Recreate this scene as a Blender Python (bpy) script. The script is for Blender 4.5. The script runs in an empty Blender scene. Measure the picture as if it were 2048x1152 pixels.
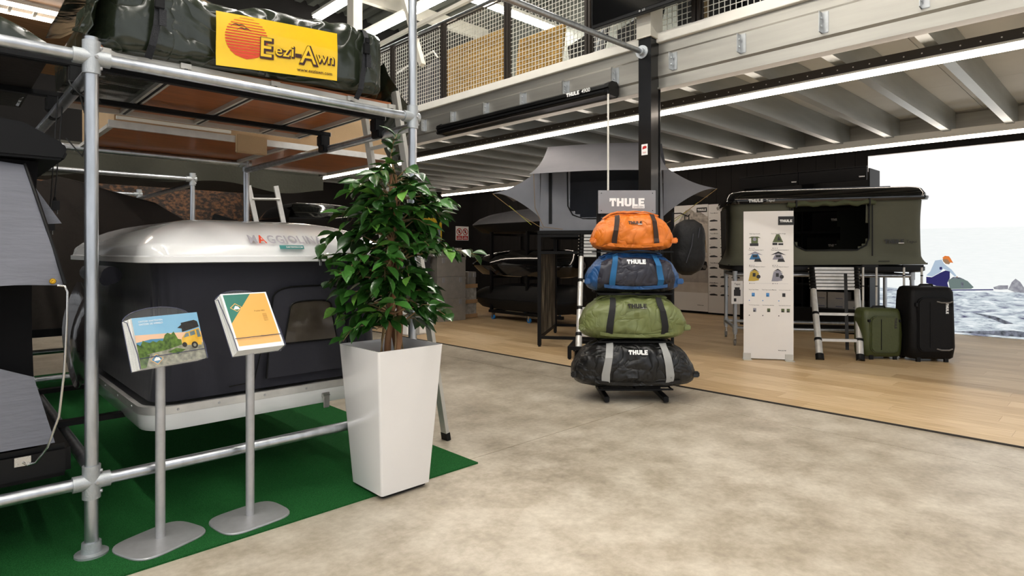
import bpy, bmesh, math, random
from mathutils import Matrix, Vector, noise
random.seed(7)
PI = math.pi
SC = bpy.context.scene
COL = SC.collection
def srgb(h):
    h = h.lstrip('#'); o = []
    for i in (0, 2, 4):
        c = int(h[i:i+2], 16)/255
        o.append(c/12.92 if c <= .04045 else ((c+.055)/1.055)**2.4)
    return (o[0], o[1], o[2], 1)

# ---------------------------------------------------------------- camera, world, light, exposure
cam = bpy.data.cameras.new('camera'); cam_o = bpy.data.objects.new('camera', cam); COL.objects.link(cam_o)
cam.sensor_width = 36; cam.lens = 1206/2048*36; cam.shift_y = -71/2048; cam.clip_start = .05; cam.clip_end = 100
cam_o.location = (0, 0, 1.2); cam_o.rotation_euler = (PI/2, 0, math.radians(46.163-90))
SC.camera = cam_o
SC.view_settings.view_transform = 'Standard'; SC.view_settings.look = 'None'; SC.view_settings.gamma = 1
SC.view_settings.use_curve_mapping = False
SC.view_settings.exposure = 0.48
WORLD_STRENGTH = 0.85
ROOF_LAMP = 42.0
LED_STRENGTH = 13.0
MURAL_STRENGTH = 0.76
wd = bpy.data.worlds.new('world'); SC.world = wd; wd.use_nodes = True
wd.node_tree.nodes['Background'].inputs[0].default_value = (.93, .96, 1, 1)
wd.node_tree.nodes['Background'].inputs[1].default_value = WORLD_STRENGTH

# ---------------------------------------------------------------- materials
MATS = {}
def mat(name, col='#808080', rough=.5, metal=0., var=.06, vscale=6., bump=0., bscale=60., stretch=(1, 1, 1), coat=0., trans=0.,
        emit=0., alpha=1., spec=.5, col2=None, sheen=0., dist=.01, thresh=None, crease=False):
    if name in MATS: return MATS[name]
    m = bpy.data.materials.new(name); m.use_nodes = True; MATS[name] = m
    nt = m.node_tree; N = nt.nodes; L = nt.links; b = N['Principled BSDF']
    c = srgb(col)
    tc = N.new('ShaderNodeTexCoord'); mp = N.new('ShaderNodeMapping'); mp.inputs['Scale'].default_value = stretch
    L.new(tc.outputs['Object'], mp.inputs['Vector'])
    nz = N.new('ShaderNodeTexNoise'); nz.inputs['Scale'].default_value = vscale; nz.inputs['Detail'].default_value = 5
    L.new(mp.outputs[0], nz.inputs['Vector'])
    rp = N.new('ShaderNodeValToRGB'); L.new(nz.outputs['Fac'], rp.inputs[0])
    c2 = srgb(col2) if col2 else tuple(min(1, x*(1+var)) for x in c[:3])+(1,)
    c1 = c if col2 else tuple(x*(1-var) for x in c[:3])+(1,)
    lo, hi = thresh or (.3, .7)
    rp.color_ramp.elements[0].position = lo; rp.color_ramp.elements[1].position = hi
    rp.color_ramp.elements[0].color = c1; rp.color_ramp.elements[1].color = c2
    if emit: b.inputs['Base Color'].default_value = (.02, .02, .02, 1)
    else: L.new(rp.outputs[0], b.inputs['Base Color'])
    b.inputs['Roughness'].default_value = rough; b.inputs['Metallic'].default_value = metal
    b.inputs['Specular IOR Level'].default_value = spec
    b.inputs['Coat Weight'].default_value = coat; b.inputs['Coat Roughness'].default_value = .08
    b.inputs['Transmission Weight'].default_value = trans; b.inputs['Alpha'].default_value = alpha
    if sheen: b.inputs['Sheen Weight'].default_value = sheen
    if emit:
        L.new(rp.outputs[0], b.inputs['Emission Color']); b.inputs['Emission Strength'].default_value = emit
    if bump:
        n2 = N.new('ShaderNodeTexNoise'); n2.inputs['Scale'].default_value = bscale; n2.inputs['Detail'].default_value = 4
        L.new(mp.outputs[0], n2.inputs['Vector'])
        bp = N.new('ShaderNodeBump'); bp.inputs['Strength'].default_value = bump; bp.inputs['Distance'].default_value = dist
        hs = n2.outputs['Fac']
        if crease:                            # sharp folds: ridged noise
            n2.inputs['Distortion'].default_value = .8; n2.inputs['Detail'].default_value = 2
            m1 = N.new('ShaderNodeMath'); m1.operation = 'SUBTRACT'; m1.inputs[1].default_value = .5; L.new(hs, m1.inputs[0])
            m2 = N.new('ShaderNodeMath'); m2.operation = 'ABSOLUTE'; L.new(m1.outputs[0], m2.inputs[0])
            m3 = N.new('ShaderNodeMath'); m3.operation = 'POWER'; m3.inputs[1].default_value = .6; L.new(m2.outputs[0], m3.inputs[0]); hs = m3.outputs[0]
        L.new(hs, bp.inputs['Height']); L.new(bp.outputs[0], b.inputs['Normal'])
    return m
mat('concrete', '#8f8573', .34, var=.12, vscale=1.6, bump=.05, bscale=30, col2='#b9b0a0', thresh=(.28, .66))
mat('joint', '#3e3932', .9)
def concrete_nodes():
    nt = MATS['concrete'].node_tree; N = nt.nodes; L = nt.links; b = N['Principled BSDF']; tc = N['Texture Coordinate']
    acc = None
    for sc, de, wt in ((1.1, 4, .36), (4.5, 8, .40), (30, 6, .24)):
        n = N.new('ShaderNodeTexNoise'); n.inputs['Scale'].default_value = sc; n.inputs['Detail'].default_value = de; n.inputs['Roughness'].default_value = .62; L.new(tc.outputs['Object'], n.inputs['Vector'])
        m = N.new('ShaderNodeMath'); m.operation = 'MULTIPLY_ADD'; m.inputs[1].default_value = wt; L.new(n.outputs['Fac'], m.inputs[0])
        if acc: L.new(acc, m.inputs[2])
        else: m.inputs[2].default_value = 0
        acc = m.outputs[0]
    r = N.new('ShaderNodeValToRGB'); L.new(acc, r.inputs[0]); e = r.color_ramp.elements
    e[0].position = .33; e[0].color = srgb('#7d7262'); e[1].position = .62; e[1].color = srgb('#c6bdad')
    x = e.new(.46); x.color = srgb('#a39886')
    L.new(r.outputs[0], b.inputs['Base Color'])
concrete_nodes()
mat('wood_floor', '#b3946a', .40, vscale=7, stretch=(9, .55, 1), col2='#d3ba92', bump=.04, bscale=20)
mat('wood_floor_b', '#aa8a60', .40, vscale=6, stretch=(9, .5, 1), col2='#caaf86', bump=.04, bscale=20)
mat('wood_floor_c', '#bd9e74', .40, vscale=8, stretch=(9, .6, 1), col2='#dac39e', bump=.04, bscale=20)
mat('dark_trim', '#2a2520', .6)
mat('carpet', '#12401c', .95, vscale=300, col2='#2c7038', bump=.9, bscale=420, spec=.1, dist=.006)
mat('galv', '#a9abac', .36, 1, var=.12, vscale=14, bump=.04, bscale=50)
mat('galv_pipe', '#b9bdc2', .33, .95, var=.16, vscale=9, stretch=(3, 3, .6), bump=.03, bscale=60)
mat('clamp', '#b4b8bb', .5, .8, var=.08, vscale=40, bump=.15, bscale=160)
mat('beam', '#a09d95', .42, .8, var=.12, vscale=4, stretch=(1, .25, 3), bump=.02, bscale=20)
mat('purlin', '#b2b7b6', .42, .6, var=.12, vscale=4, stretch=(.25, 1, 2))
mat('deck', '#cfd0cc', .7, var=.05, vscale=2)
mat('tray', '#4a443e', .55, .3)
mat('white_paint', '#e6e2d8', .5, var=.03)
mat('black_paint', '#070708', .3, coat=.1, spec=.3, var=.2)
mat('black_steel', '#08080a', .5, 0, spec=.22, var=.2)
mat('black_wall', '#1c1a19', .85, spec=.25, var=.15, vscale=3)
mat('grey_wall', '#8a8880', .8)
mat('roof_metal', '#5d5f58', .5, .4, var=.15, vscale=2, stretch=(1, .2, 1))
mat('white_col', '#cfcabd', .55, var=.04)
mat('brown_post', '#38322d', .5, .3)
mat('wire', '#d8d6cc', .45, .3)
for nm, cc, st in (('led', '#ffeedd', LED_STRENGTH), ('roof_lamp', '#fff9f0', ROOF_LAMP)):
    m = mat(nm, cc, emit=st, var=.01)

# ---------------------------------------------------------------- mesh helpers
class MB:
    def __init__(s, M=None): s.v = []; s.f = []; s.mi = []; s.M = M or Matrix(); s.k = 0
    def add(s, vs, fs, M=None):
        T = s.M @ M if M is not None else s.M
        o = len(s.v); s.v += [T @ Vector(p) for p in vs]
        for f in fs: s.f.append([o+i for i in f]); s.mi.append(s.k)
        return s
    def box(s, x0, x1, y0, y1, z0, z1, M=None):
        return s.add([(x0, y0, z0), (x1, y0, z0), (x1, y1, z0), (x0, y1, z0), (x0, y0, z1), (x1, y0, z1), (x1, y1, z1), (x0, y1, z1)],
                     [(0, 3, 2, 1), (4, 5, 6, 7), (0, 1, 5, 4), (1, 2, 6, 5), (2, 3, 7, 6), (3, 0, 4, 7)], M)
    def bar(s, p0, p1, w, h, up=(0, 0, 1)):
        p0 = Vector(p0); p1 = Vector(p1); d = (p1-p0); L = d.length; d.normalize()
        u = Vector(up); x = d.cross(u)
        if x.length < 1e-4: x = d.cross(Vector((1, 0, 0)))
        x.normalize(); y = x.cross(d)
        T = Matrix((x, d, y)).transposed().to_4x4(); T.translation = p0
        return s.box(-w/2, w/2, 0, L, -h/2, h/2, T)
    def cyl(s, p0, p1, r, r1=None, n=14, cap=True):
        p0 = Vector(p0); p1 = Vector(p1); r1 = r if r1 is None else r1
        d = (p1-p0).normalized(); a = d.orthogonal().normalized(); b = d.cross(a)
        vs = []
        for p, q in ((p0, r), (p1, r1)):
            for i in range(n):
                t = 2*PI*i/n; vs.append(p+a*(q*math.cos(t))+b*(q*math.sin(t)))
        fs = [(i, (i+1) % n, n+(i+1) % n, n+i) for i in range(n)]
        if cap: fs += [tuple(range(n-1, -1, -1)), tuple(range(n, 2*n))]
        return s.add(vs, fs)
    def tube(s, pts, r, n=8, cap=True):
        pts = [Vector(p) for p in pts]; m = len(pts)
        rs = r if isinstance(r, (list, tuple)) else [r]*m
        vs = []; a = None
        for i, p in enumerate(pts):
            d = (pts[min(i+1, m-1)]-pts[max(i-1, 0)]).normalized()
            a = d.orthogonal().normalized() if a is None else (a-d*a.dot(d)).normalized()
            b = d.cross(a)
            for k in range(n):
                t = 2*PI*k/n; vs.append(p+a*(rs[i]*math.cos(t))+b*(rs[i]*math.sin(t)))
        fs = []
        for i in range(m-1):
            for k in range(n): fs.append((i*n+k, i*n+(k+1) % n, (i+1)*n+(k+1) % n, (i+1)*n+k))
        if cap: fs += [tuple(range(n-1, -1, -1)), tuple((m-1)*n+k for k in range(n))]
        return s.add(vs, fs)
    def prism(s, poly, h0, h1, M=None):          # polygon in local xy, extruded along local z
        n = len(poly)
        ar = sum(poly[i][0]*poly[(i+1) % n][1]-poly[(i+1) % n][0]*poly[i][1] for i in range(n))
        if ar < 0: poly = poly[::-1]
        vs = [(x, y, h0) for x, y in poly]+[(x, y, h1) for x, y in poly]
        fs = [tuple(range(n-1, -1, -1)), tuple(range(n, 2*n))]+[(i, (i+1) % n, n+(i+1) % n, n+i) for i in range(n)]
        return s.add(vs, fs, M)
    def poly(s, pts, M=None): return s.add(pts, [tuple(range(len(pts)))], M)
    def grid(s, fn, nu, nv, cu=False, M=None):
        vs = [fn(i/(nu if cu else nu-1), j/(nv-1)) for j in range(nv) for i in range(nu)]
        fs = []
        for j in range(nv-1):
            for i in range(nu if cu else nu-1):
                i2 = (i+1) % nu; fs.append((j*nu+i, j*nu+i2, (j+1)*nu+i2, (j+1)*nu+i))
        return s.add(vs, fs, M)
    def loft(s, rings, cap=True, M=None):
        n = len(rings[0]); vs = [p for r in rings for p in r]; fs = []
        for j in range(len(rings)-1):
            for i in range(n): fs.append((j*n+i, j*n+(i+1) % n, (j+1)*n+(i+1) % n, (j+1)*n+i))
        if cap: fs += [tuple(range(n-1, -1, -1)), tuple((len(rings)-1)*n+i for i in range(n))]
        return s.add(vs, fs, M)
    def lathe(s, prof, n=20, c=(0, 0, 0), M=None):
        rings = [[(c[0]+r*math.cos(2*PI*i/n), c[1]+r*math.sin(2*PI*i/n), c[2]+z) for i in range(n)] for r, z in prof]
        return s.loft(rings, True, M)
    def build(s, name, mats, parent=None, bevel=0., smooth=35, seg=2, thick=0., both=False):
        me = bpy.data.meshes.new(name)
        P = parent
        inv = Matrix()
        while P is not None: inv = P.matrix_basis @ inv; P = P.parent
        inv = inv.inverted() if parent else Matrix()
        ob_loc = None
        vs = [inv @ v for v in s.v]
        if parent is None and vs:
            lo = [min(v[i] for v in vs) for i in range(3)]; hi = [max(v[i] for v in vs) for i in range(3)]
            ob_loc = Vector(((lo[0]+hi[0])/2, (lo[1]+hi[1])/2, lo[2])); vs = [v-ob_loc for v in vs]
        me.from_pydata([tuple(v) for v in vs], [], s.f)
        if not isinstance(mats, (list, tuple)): mats = [mats]
        for m in mats: me.materials.append(MATS[m] if isinstance(m, str) else m)
        if len(mats) > 1: me.polygons.foreach_set('material_index', s.mi)
        bm = None
        if bevel or thick or both:
            bm = bmesh.new(); bm.from_mesh(me)
            if thick:
                bmesh.ops.recalc_face_normals(bm, faces=bm.faces)
                bmesh.ops.solidify(bm, geom=bm.faces[:], thickness=thick)
            if bevel:
                bmesh.ops.remove_doubles(bm, verts=bm.verts, dist=1e-6)
                ed = [e for e in bm.edges if len(e.link_faces) == 2 and e.calc_face_angle(0) > .6]
                bmesh.ops.bevel(bm, geom=ed, offset=bevel, segments=seg, affect='EDGES', clamp_overlap=True)
            bm.to_mesh(me); bm.free()
        me.polygons.foreach_set('use_smooth', [True]*len(me.polygons))
        me.set_sharp_from_angle(angle=math.radians(smooth)); me.update()
        o = bpy.data.objects.new(name, me); COL.objects.link(o)
        if parent: o.parent = parent
        elif ob_loc is not None: o.location = ob_loc
        return o
def fr(x, y, z, deg=0, rx=0, ry=0):
    return Matrix.Translation((x, y, z)) @ Matrix.Rotation(math.radians(deg), 4, 'Z') @ Matrix.Rotation(math.radians(rx), 4, 'X') @ Matrix.Rotation(math.radians(ry), 4, 'Y')
def tag(o, label, cat, group=None, kind=None):
    if label: o['label'] = label
    if cat: o['category'] = cat
    if group: o['group'] = group
    if kind: o['kind'] = kind
    return o
def thing(name, label, cat, loc=(0, 0, 0), deg=0, group=None, kind=None):
    o = bpy.data.objects.new(name, None); COL.objects.link(o); o.empty_display_size = .1
    o.location = loc; o.rotation_euler = (0, 0, math.radians(deg))
    o.matrix_basis = fr(loc[0], loc[1], loc[2], deg)
    return tag(o, label, cat, group, kind)
def struct(o): o['kind'] = 'structure'; return o
def copy_tree(o, parent=None):
    c = o.copy(); COL.objects.link(c); c.parent = parent
    for ch in [x for x in o.children]: copy_tree(ch, c)
    return c
def rrect(a, b, r, n=5):                      # rounded rectangle outline, half sizes a, b
    pts = []
    r = min(r, a, b)
    for cx, cy, t0 in ((a-r, b-r, 0), (-a+r, b-r, PI/2), (-a+r, -b+r, PI), (a-r, -b+r, 1.5*PI)):
        for i in range(n+1):
            t = t0+PI/2*i/n; pts.append((cx+r*math.cos(t), cy+r*math.sin(t)))
    return pts
def circ(cx, cy, r, n=20, a0=0, a1=2*PI):
    full = abs(a1-a0-2*PI) < 1e-6
    return [(cx+r*math.cos(a0+(a1-a0)*i/(n if full else n-1)), cy+r*math.sin(a0+(a1-a0)*i/(n if full else n-1))) for i in range(n)]
def text_geo(s, size=1., bold=0., align='CENTER', depth=0., fit=None, shear=0.):
    cu = bpy.data.curves.new('t', 'FONT'); cu.body = s; cu.size = size; cu.align_x = align; cu.align_y = 'CENTER'
    cu.offset = bold; cu.extrude = depth; cu.resolution_u = 3; cu.shear = shear
    ob = bpy.data.objects.new('t', cu); COL.objects.link(ob)
    bpy.context.view_layer.update()
    dg = bpy.context.evaluated_depsgraph_get()
    me = bpy.data.meshes.new_from_object(ob.evaluated_get(dg))
    vs = [tuple(v.co) for v in me.vertices]; fs = [tuple(p.vertices) for p in me.polygons]
    bpy.data.objects.remove(ob); bpy.data.meshes.remove(me); bpy.data.curves.remove(cu)
    if fit and vs:
        x0 = min(v[0] for v in vs); x1 = max(v[0] for v in vs); k = fit/(x1-x0)
        vs = [((v[0]-(x0+x1)/2)*k, v[1]*k, v[2]) for v in vs]
    return vs, fs
def heavy(word, H=1., gap=.09):               # heavy block capitals made of bars; returns list of polygons and the width
    R = []; x = 0
    def q(a, b, c, d): R.append([(x+a*H, b*H), (x+c*H, b*H), (x+c*H, d*H), (x+a*H, d*H)])
    for ch in word:
        if ch == 'T': w = .8; q(0, .7, .8, 1); q(.26, 0, .54, .7); q(0, .58, .12, .7); q(.68, .58, .8, .7)
        elif ch == 'H': w = .86; q(0, 0, .3, 1); q(.56, 0, .86, 1); q(.3, .38, .56, .64)
        elif ch == 'U':
            w = .86; R.append([(x, H), (x, .25*H), (x+.12*H, .05*H), (x+.3*H, 0), (x+.3*H, H)]); R.append([(x+.56*H, H), (x+.56*H, 0), (x+.74*H, .05*H), (x+.86*H, .25*H), (x+.86*H, H)]); q(.3, 0, .56, .26)
        elif ch == 'L': w = .68; q(0, 0, .3, 1); q(.3, 0, .68, .26)
        elif ch == 'E': w = .74; q(0, 0, .3, 1); q(.3, .76, .74, 1); q(.3, .38, .66, .62); q(.3, 0, .74, .26)
        x += w*H+gap*H
    return R, x-gap*H
def thule(mb, w, M, depth=.0015, off=0.):     # block-letter word, width w, centred, in local xy of M
    R, W = heavy('THULE'); k = w/W
    for p in R: mb.prism([((a-W/2)*k, (b-.5)*k) for a, b in p], off, off+depth, M)
    return mb
def put_text(mb, s, w, M, bold=0., align='CENTER', off=.0008, size=1., fit=True, shear=0.):
    vs, fs = text_geo(s, size if not fit else 1., bold, align, 0, w if fit else None, shear)
    mb.add([(a, b, off) for a, b, c in vs], fs, M)
    return mb
def bolt(mb, p, nrm, r=.008, h=.006): 
    p = Vector(p); n = Vector(nrm).normalized(); mb.cyl(p-n*.002, p+n*h, r, r*.7, n=8)
FACE_X = Matrix(((0, 0, -1, 0), (-1, 0, 0, 0), (0, 1, 0, 0), (0, 0, 0, 1)))    # local x -> -Y, local y -> Z, local z -> -X  (print on a face looking to -X)
FACE_Y = Matrix(((1, 0, 0, 0), (0, 0, -1, 0), (0, 1, 0, 0), (0, 0, 0, 1)))     # local x -> X, local y -> Z, local z -> -Y  (print on a face looking to -Y)
def at(x, y, z, F): return Matrix.Translation((x, y, z)) @ F

# ================================================================ the setting
# concrete floor: slabs with sawn joints
flr = thing('floor', None, None, (2, 2, 0), kind='structure')
XE = [-7, -1.6, 4.302, 11]; YE = [-7, -2.6, 2.69, 7.9, 13]
for i in range(3):
    for j in range(4):
        MB().box(XE[i]+.0025, XE[i+1]-.0025, YE[j]+.0025, YE[j+1]-.0025, -.05, 0).build('slab', 'concrete', flr)
MB().box(-7, 11, -7, 13, -.06, -.012).build('joint_bed', 'joint', flr)
# plank floor in the back area
wf = thing('floor_wood', None, None, (7.8, 5, 0), kind='structure')
WX0, ZW = 4.817, .012
rows = 31; pw = (10.95-WX0)/rows
small = MB()
cnt = 0; cache = {}
PL = []
for r in range(rows):
    y = -2.2-random.random()*1.5
    while y < 12.9:
        y1 = min(y+1.5, 12.95); PL.append((r, y, y1)); y = y1
PL.sort(key=lambda t: (WX0+t[0]*pw)*.69+(t[1]+t[2])/2*.72)
for i, (r, y, y1) in enumerate(PL):
    x = WX0+r*pw
    if i < 296:
        key = (round(y1-y, 2), i % 3)
        mb = MB().box(x, x+pw-.0012, y, y1-.0012, .001, ZW)
        if key in cache:
            o = bpy.data.objects.new('plank', cache[key]); COL.objects.link(o); o.parent = wf
        else:
            mb2 = MB(); mb2.M = Matrix.Translation(wf.location)
            mb2.box(0, pw-.0012, 0, y1-y-.0012, .001, ZW)
            o = mb2.build('plank', ['wood_floor', 'wood_floor_b', 'wood_floor_c'][i % 3], wf); cache[key] = o.data
        o.location = (x-wf.location.x, y-wf.location.y, 0)
    else: small.box(x, x+pw-.0012, y, y1-.0012, .001, ZW)
if small.f:
    so = small.build('plank', 'wood_floor', wf); so['kind'] = 'stuff'
MB().box(WX0-.008, WX0-.0005, -2.4, 12.95, 0, .0125).build('trim_edge', 'dark_trim', wf)
# walls
wb = struct(MB().box(-7, 11, 12.8, 12.95, 0, 7).build('wall_back', 'black_wall'))
wr = thing('wall_right', None, None, (10.78, 5, 0), kind='structure')
for k in range(66):
    y = -7+.3*k
    MB().box(10.78, 10.83, y, y+.294, .012, 3.06).build('panel', 'black_wall', wr)
MB().box(10.83, 10.95, -7, 12.9, 0, 7).build('wall', 'grey_wall', wr)
gl = thing('added_window', None, None, (-7, 2, 0), kind='structure')  # unseen left side, added as open glazing so sky light enters from there
for y in [-7+1.5*k for k in range(14)]: MB().box(-7.06, -6.94, y-.03, y+.03, 0, 6.9).build('mullion', 'black_steel', gl)
for z in (.05, 2.4, 4.6, 6.85): MB().box(-7.05, -6.95, -7, 12.9, z-.04, z+.04).build('transom', 'black_steel', gl)
# glazed shop front behind the viewer: slim mullions
gw = thing('window_1', None, None, (2, -7, 0), kind='structure')
for x in [-7+1.5*k for k in range(13)]: MB().box(x-.03, x+.03, -7.06, -6.94, 0, 6.9).build('mullion', 'black_steel', gw)
for z in (.05, 2.4, 4.6, 6.85): MB().box(-7, 11, -7.05, -6.95, z-.04, z+.04).build('transom', 'black_steel', gw)
# roof of the hall: trapezoid sheet, ribs along Y
ce = thing('ceiling', None, None, (2, 3, 6.7), kind='structure')
prof = []
x = -7.2
while x < 11:
    prof += [(x, 6.7), (x+.14, 6.7), (x+.18, 6.78), (x+.26, 6.78)]; x += .3
rm = MB(); n = len(prof)
rm.add([(a, -7.2, b) for a, b in prof]+[(a, 13, b) for a, b in prof], [(i, i+1, n+i+1, n+i) for i in range(n-1)])
rm.build('roof_sheet', 'roof_metal', ce)
MB().box(-7.2, 11, -7.2, 13, 6.79, 6.9).build('roof_deck', 'grey_wall', ce)
for y in (-4, -.2, 3.6, 7.4, 11.2): MB().box(-7, 11, y-.06, y+.06, 6.42, 6.7).build('rafter', 'white_col', ce)
# roof lamps: long tube lights hung under the sheet
def roof_lamp(label, p0, p1, w=.14):
    p0 = Vector(p0); p1 = Vector(p1); c = (p0+p1)/2
    t = thing('ceiling_light', label, 'light', tuple(c), group='tube lights under the hall roof')
    MB().bar(p0+Vector((0, 0, .05)), p1+Vector((0, 0, .05)), w+.06, .06).build('housing', 'white_paint', t)
    MB().bar(p0, p1, w, .03).build('tube', 'roof_lamp', t)
    return t
for X, nm in ((-3.4, 'furthest out over the open hall'), (-.4, 'over the brochure stands'), (2.6, 'over the planter')):
    roof_lamp('long white tube light under the roof '+nm, (X, -5, 6.35), (X, 6.5, 6.35))
roof_lamp('long white tube light above the mesh railing, left of the white steel post', (6.03, 4.5, 6.3), (6.03, 12.4, 6.3), .2)
roof_lamp('long white tube light above the mesh railing, right of the white steel post', (7.2, 4.5, 6.2), (7.2, 12.4, 6.2), .2)
roof_lamp('tube light crossing behind the straw panels upstairs', (7.2, 8.9, 6.08), (10.4, 8.9, 6.08), .2)

# timber ceiling at the far left with a double light strip
struct(MB().box(-2.5, 1.9, 6.2, 9.6, 3.46, 3.50).build('ceiling_timber', mat('timber', '#6b4b2c', .6, vscale=4, stretch=(1, 8, 1), col2='#8a6640')))
t = thing('light_strip', 'double light strip under the timber ceiling at the upper left', 'light', (.8, 7.06, 3.4))
for y in (6.94, 7.18):
    MB().cyl((.42, y, 3.40), (1.16, y, 3.40), .016, n=8).build('tube', 'led', t); MB().box(.40, 1.18, y-.02, y+.02, 3.42, 3.45).build('tray', 'white_paint', t)
for x in (.5, .68, .86, 1.04): MB().box(x-.012, x+.012, 6.95, 7.17, 3.395, 3.43).build('bracket', 'white_paint', t)

# mezzanine
mz = thing('mezzanine', None, None, (4.9, 5, 2.72), kind='structure')
XB1 = 4.9
def sec_y(mb, pts, y0, y1):                   # profile in (X, Z) swept along Y
    n = len(pts); mb.add([(a, y0, b) for a, b in pts]+[(a, y1, b) for a, b in pts], [(i, (i+1) % n, n+(i+1) % n, n+i) for i in range(n)]+[tuple(range(n-1, -1, -1)), tuple(range(n, 2*n))]); return mb
Bp = [(4.86, 2.72), (4.98, 2.72), (4.98, 2.735), (4.905, 2.735), (4.905, 2.83), (4.885, 2.85), (4.885, 3.02), (4.905, 3.04), (4.905, 3.13), (4.98, 3.13), (4.98, 3.145), (4.88, 3.145), (4.88, 3.05), (4.868, 3.03), (4.868, 2.84), (4.88, 2.82), (4.88, 2.735), (4.86, 2.735)]
sec_y(MB(), Bp, -2.5, 12.7).build('beam', 'beam', mz, smooth=15)
sec_y(MB(), [(a+4.9, b) for a, b in Bp], -2.5, 12.7).build('beam', 'beam', mz, smooth=15)
for k in range(24):                            # lipped C purlins and the bolted cleats on the beam
    y = -1.5+.0+.638*k+.0
    yy = y+.0
    p = [(yy, 3.06), (yy, 2.77), (yy+.085, 2.77), (yy+.085, 2.80), (yy+.079, 2.80), (yy+.079, 2.776), (yy+.006, 2.776), (yy+.006, 3.054), (yy+.079, 3.054), (yy+.079, 3.03), (yy+.085, 3.03), (yy+.085, 3.06)]
    m = MB(); n = len(p)
    m.add([(4.91, a, b) for a, b in p]+[(9.76, a, b) for a, b in p], [(i, (i+1) % n, n+(i+1) % n, n+i) for i in range(n)]+[tuple(range(n)), tuple(range(2*n-1, n-1, -1))])
    m.build('purlin', 'purlin', mz)
HK = [1.034+.6405*k-1.921*0 for k in range(-3, 10)]
for y in HK:
    c = MB().box(4.80, 4.87, y-.006, y, 2.86, 3.02); c.box(4.862, 4.87, y-.05, y, 2.86, 3.02)
    o = c.build('cleat', 'galv', mz, bevel=.003)
    b = MB(); bolt(b, (4.84, y-.006, 2.91), (0, -1, 0), .012); bolt(b, (4.84, y-.006, 2.97), (0, -1, 0), .012); b.build('bolt', 'clamp', o)
for i in range(3):
    for j in range(8):
        x0 = 4.92+i*1.62; y0 = -2.4+j*1.9
        MB().box(x0, x0+1.615, y0, y0+1.894, 3.065, 3.10).build('deck_panel', 'deck', mz)
MB().box(4.84, 4.99, -2.5, 12.7, 3.146, 3.235).build('kick_board', 'white_paint', mz, bevel=.004)
# far-side wall of the upper floor
struct(MB().box(9.9, 10.0, -2.4, 12.7, 3.11, 6.7).build('wall_upper', 'roof_metal'))
# columns
cl = thing('column', None, None, (4.82, 3.17, 0), kind='structure')
cm = MB(fr(0, 0, 0)); cm.box(4.74, 4.752, 3.10, 3.235, .012, 3.18); cm.box(4.888, 4.90, 3.10, 3.235, .012, 3.18); cm.box(4.752, 4.888, 3.16, 3.17, .012, 3.18); cm.box(4.752, 4.888, 3.108, 3.118, .012, 3.18)
cm.build('shaft', 'black_paint', cl)
MB().box(4.72, 4.92, 3.09, 3.245, 3.181, 6.5).build('upper_shaft', 'white_col', cl)
c2 = struct(MB().box(4.82, 4.98, 8.66, 8.86, 3.24, 6.5).build('column_upper', 'white_col'))
b2 = MB(); b2.bar((4.9, 8.0, 6.4), (4.9, 6.9, 3.8), .07, .07); b2.bar((4.9, 8.7, 4.35), (4.9, 5, 4.42), .05, .05)
struct(b2.build('trim_brace', 'white_col'))
# light strips under the mezzanine
def led(label, X, z, y0, y1, face):
    t = thing('light_strip', label, 'light', (X, (y0+y1)/2, z), group='light strips under the mezzanine')
    mb = MB(); mb.box(X-.022, X+.022, y0, y1, z+.03, z+.115)
    mb.build('tray', face, t)
    h = MB()
    yy = y0
    while yy < min(y1, 7):
        h.cyl((X-.0225, yy, z+.075), (X-.0235, yy, z+.075), .006, n=6); yy += .12
    ho = h.build('hole', 'white_paint', t); ho['kind'] = 'stuff'
    MB().box(X-.05, X+.05, y0, y1, z+.018, z+.034).build('diffuser_rail', 'white_paint', t)
    MB().cyl((X, y0, z-.004), (X, y1, z-.004), .022, n=8).build('tube', 'led', t)
    return t
led('glowing light strip on a dark perforated tray, nearest the mezzanine edge', 5.5, 2.655, -2.2, 12.5, 'tray')
led('glowing light strip on a pale perforated tray above the sea picture', 9.5, 2.675, -2.2, 12.5, 'white_paint')
# green carpet
cp = MB(); cp.box(-3, 2.234, 2.605, 7.4, 0.0005, .008)
tag(cp.build('carpet', 'carpet'), 'dark green carpet under the pipe rack and white planter', 'carpet')

# mesh railing on the mezzanine edge
rl = thing('mesh_railing', 'white wire mesh railing with dark posts along the mezzanine edge', 'railing', (4.92, 5, 3.235))
PY = [5.206+1.235*k for k in range(-6, 7)]
post = None
for i, y in enumerate(PY):
    if abs(y-3.0) < .12: continue
    m = MB().box(4.895, 4.955, y-.035, y-.008, 3.235, 4.26); m.box(4.895, 4.955, y+.008, y+.035, 3.235, 4.26)
    m.build('post', 'brown_post', rl)
MB().cyl((4.93, PY[0], 4.28), (4.93, PY[-1], 4.28), .022).build('top_rail', 'galv_pipe', rl)
for a, b in zip(PY, PY[1:]):
    m = MB(); y0, y1 = a+.05, b-.05
    n = 22
    for i in range(n+1):
        y = y0+(y1-y0)*i/n; m.box(4.92, 4.925, y-.0028, y+.0028, 3.27, 4.22)
    z = 3.27
    while z < 4.225: m.box(4.925, 4.93, y0, y1, z-.0028, z+.0028); z += .0515
    o = m.build('wire_panel', 'wire', rl); o['kind'] = 'stuff'
    f = MB(); f.box(4.915, 4.94, y0-.006, y0+.006, 3.26, 4.23); f.box(4.915, 4.94, y1-.006, y1+.006, 3.26, 4.23); f.box(4.915, 4.94, y0, y1, 4.222, 4.234)
    f.build('panel_frame', 'brown_post', rl)

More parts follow.
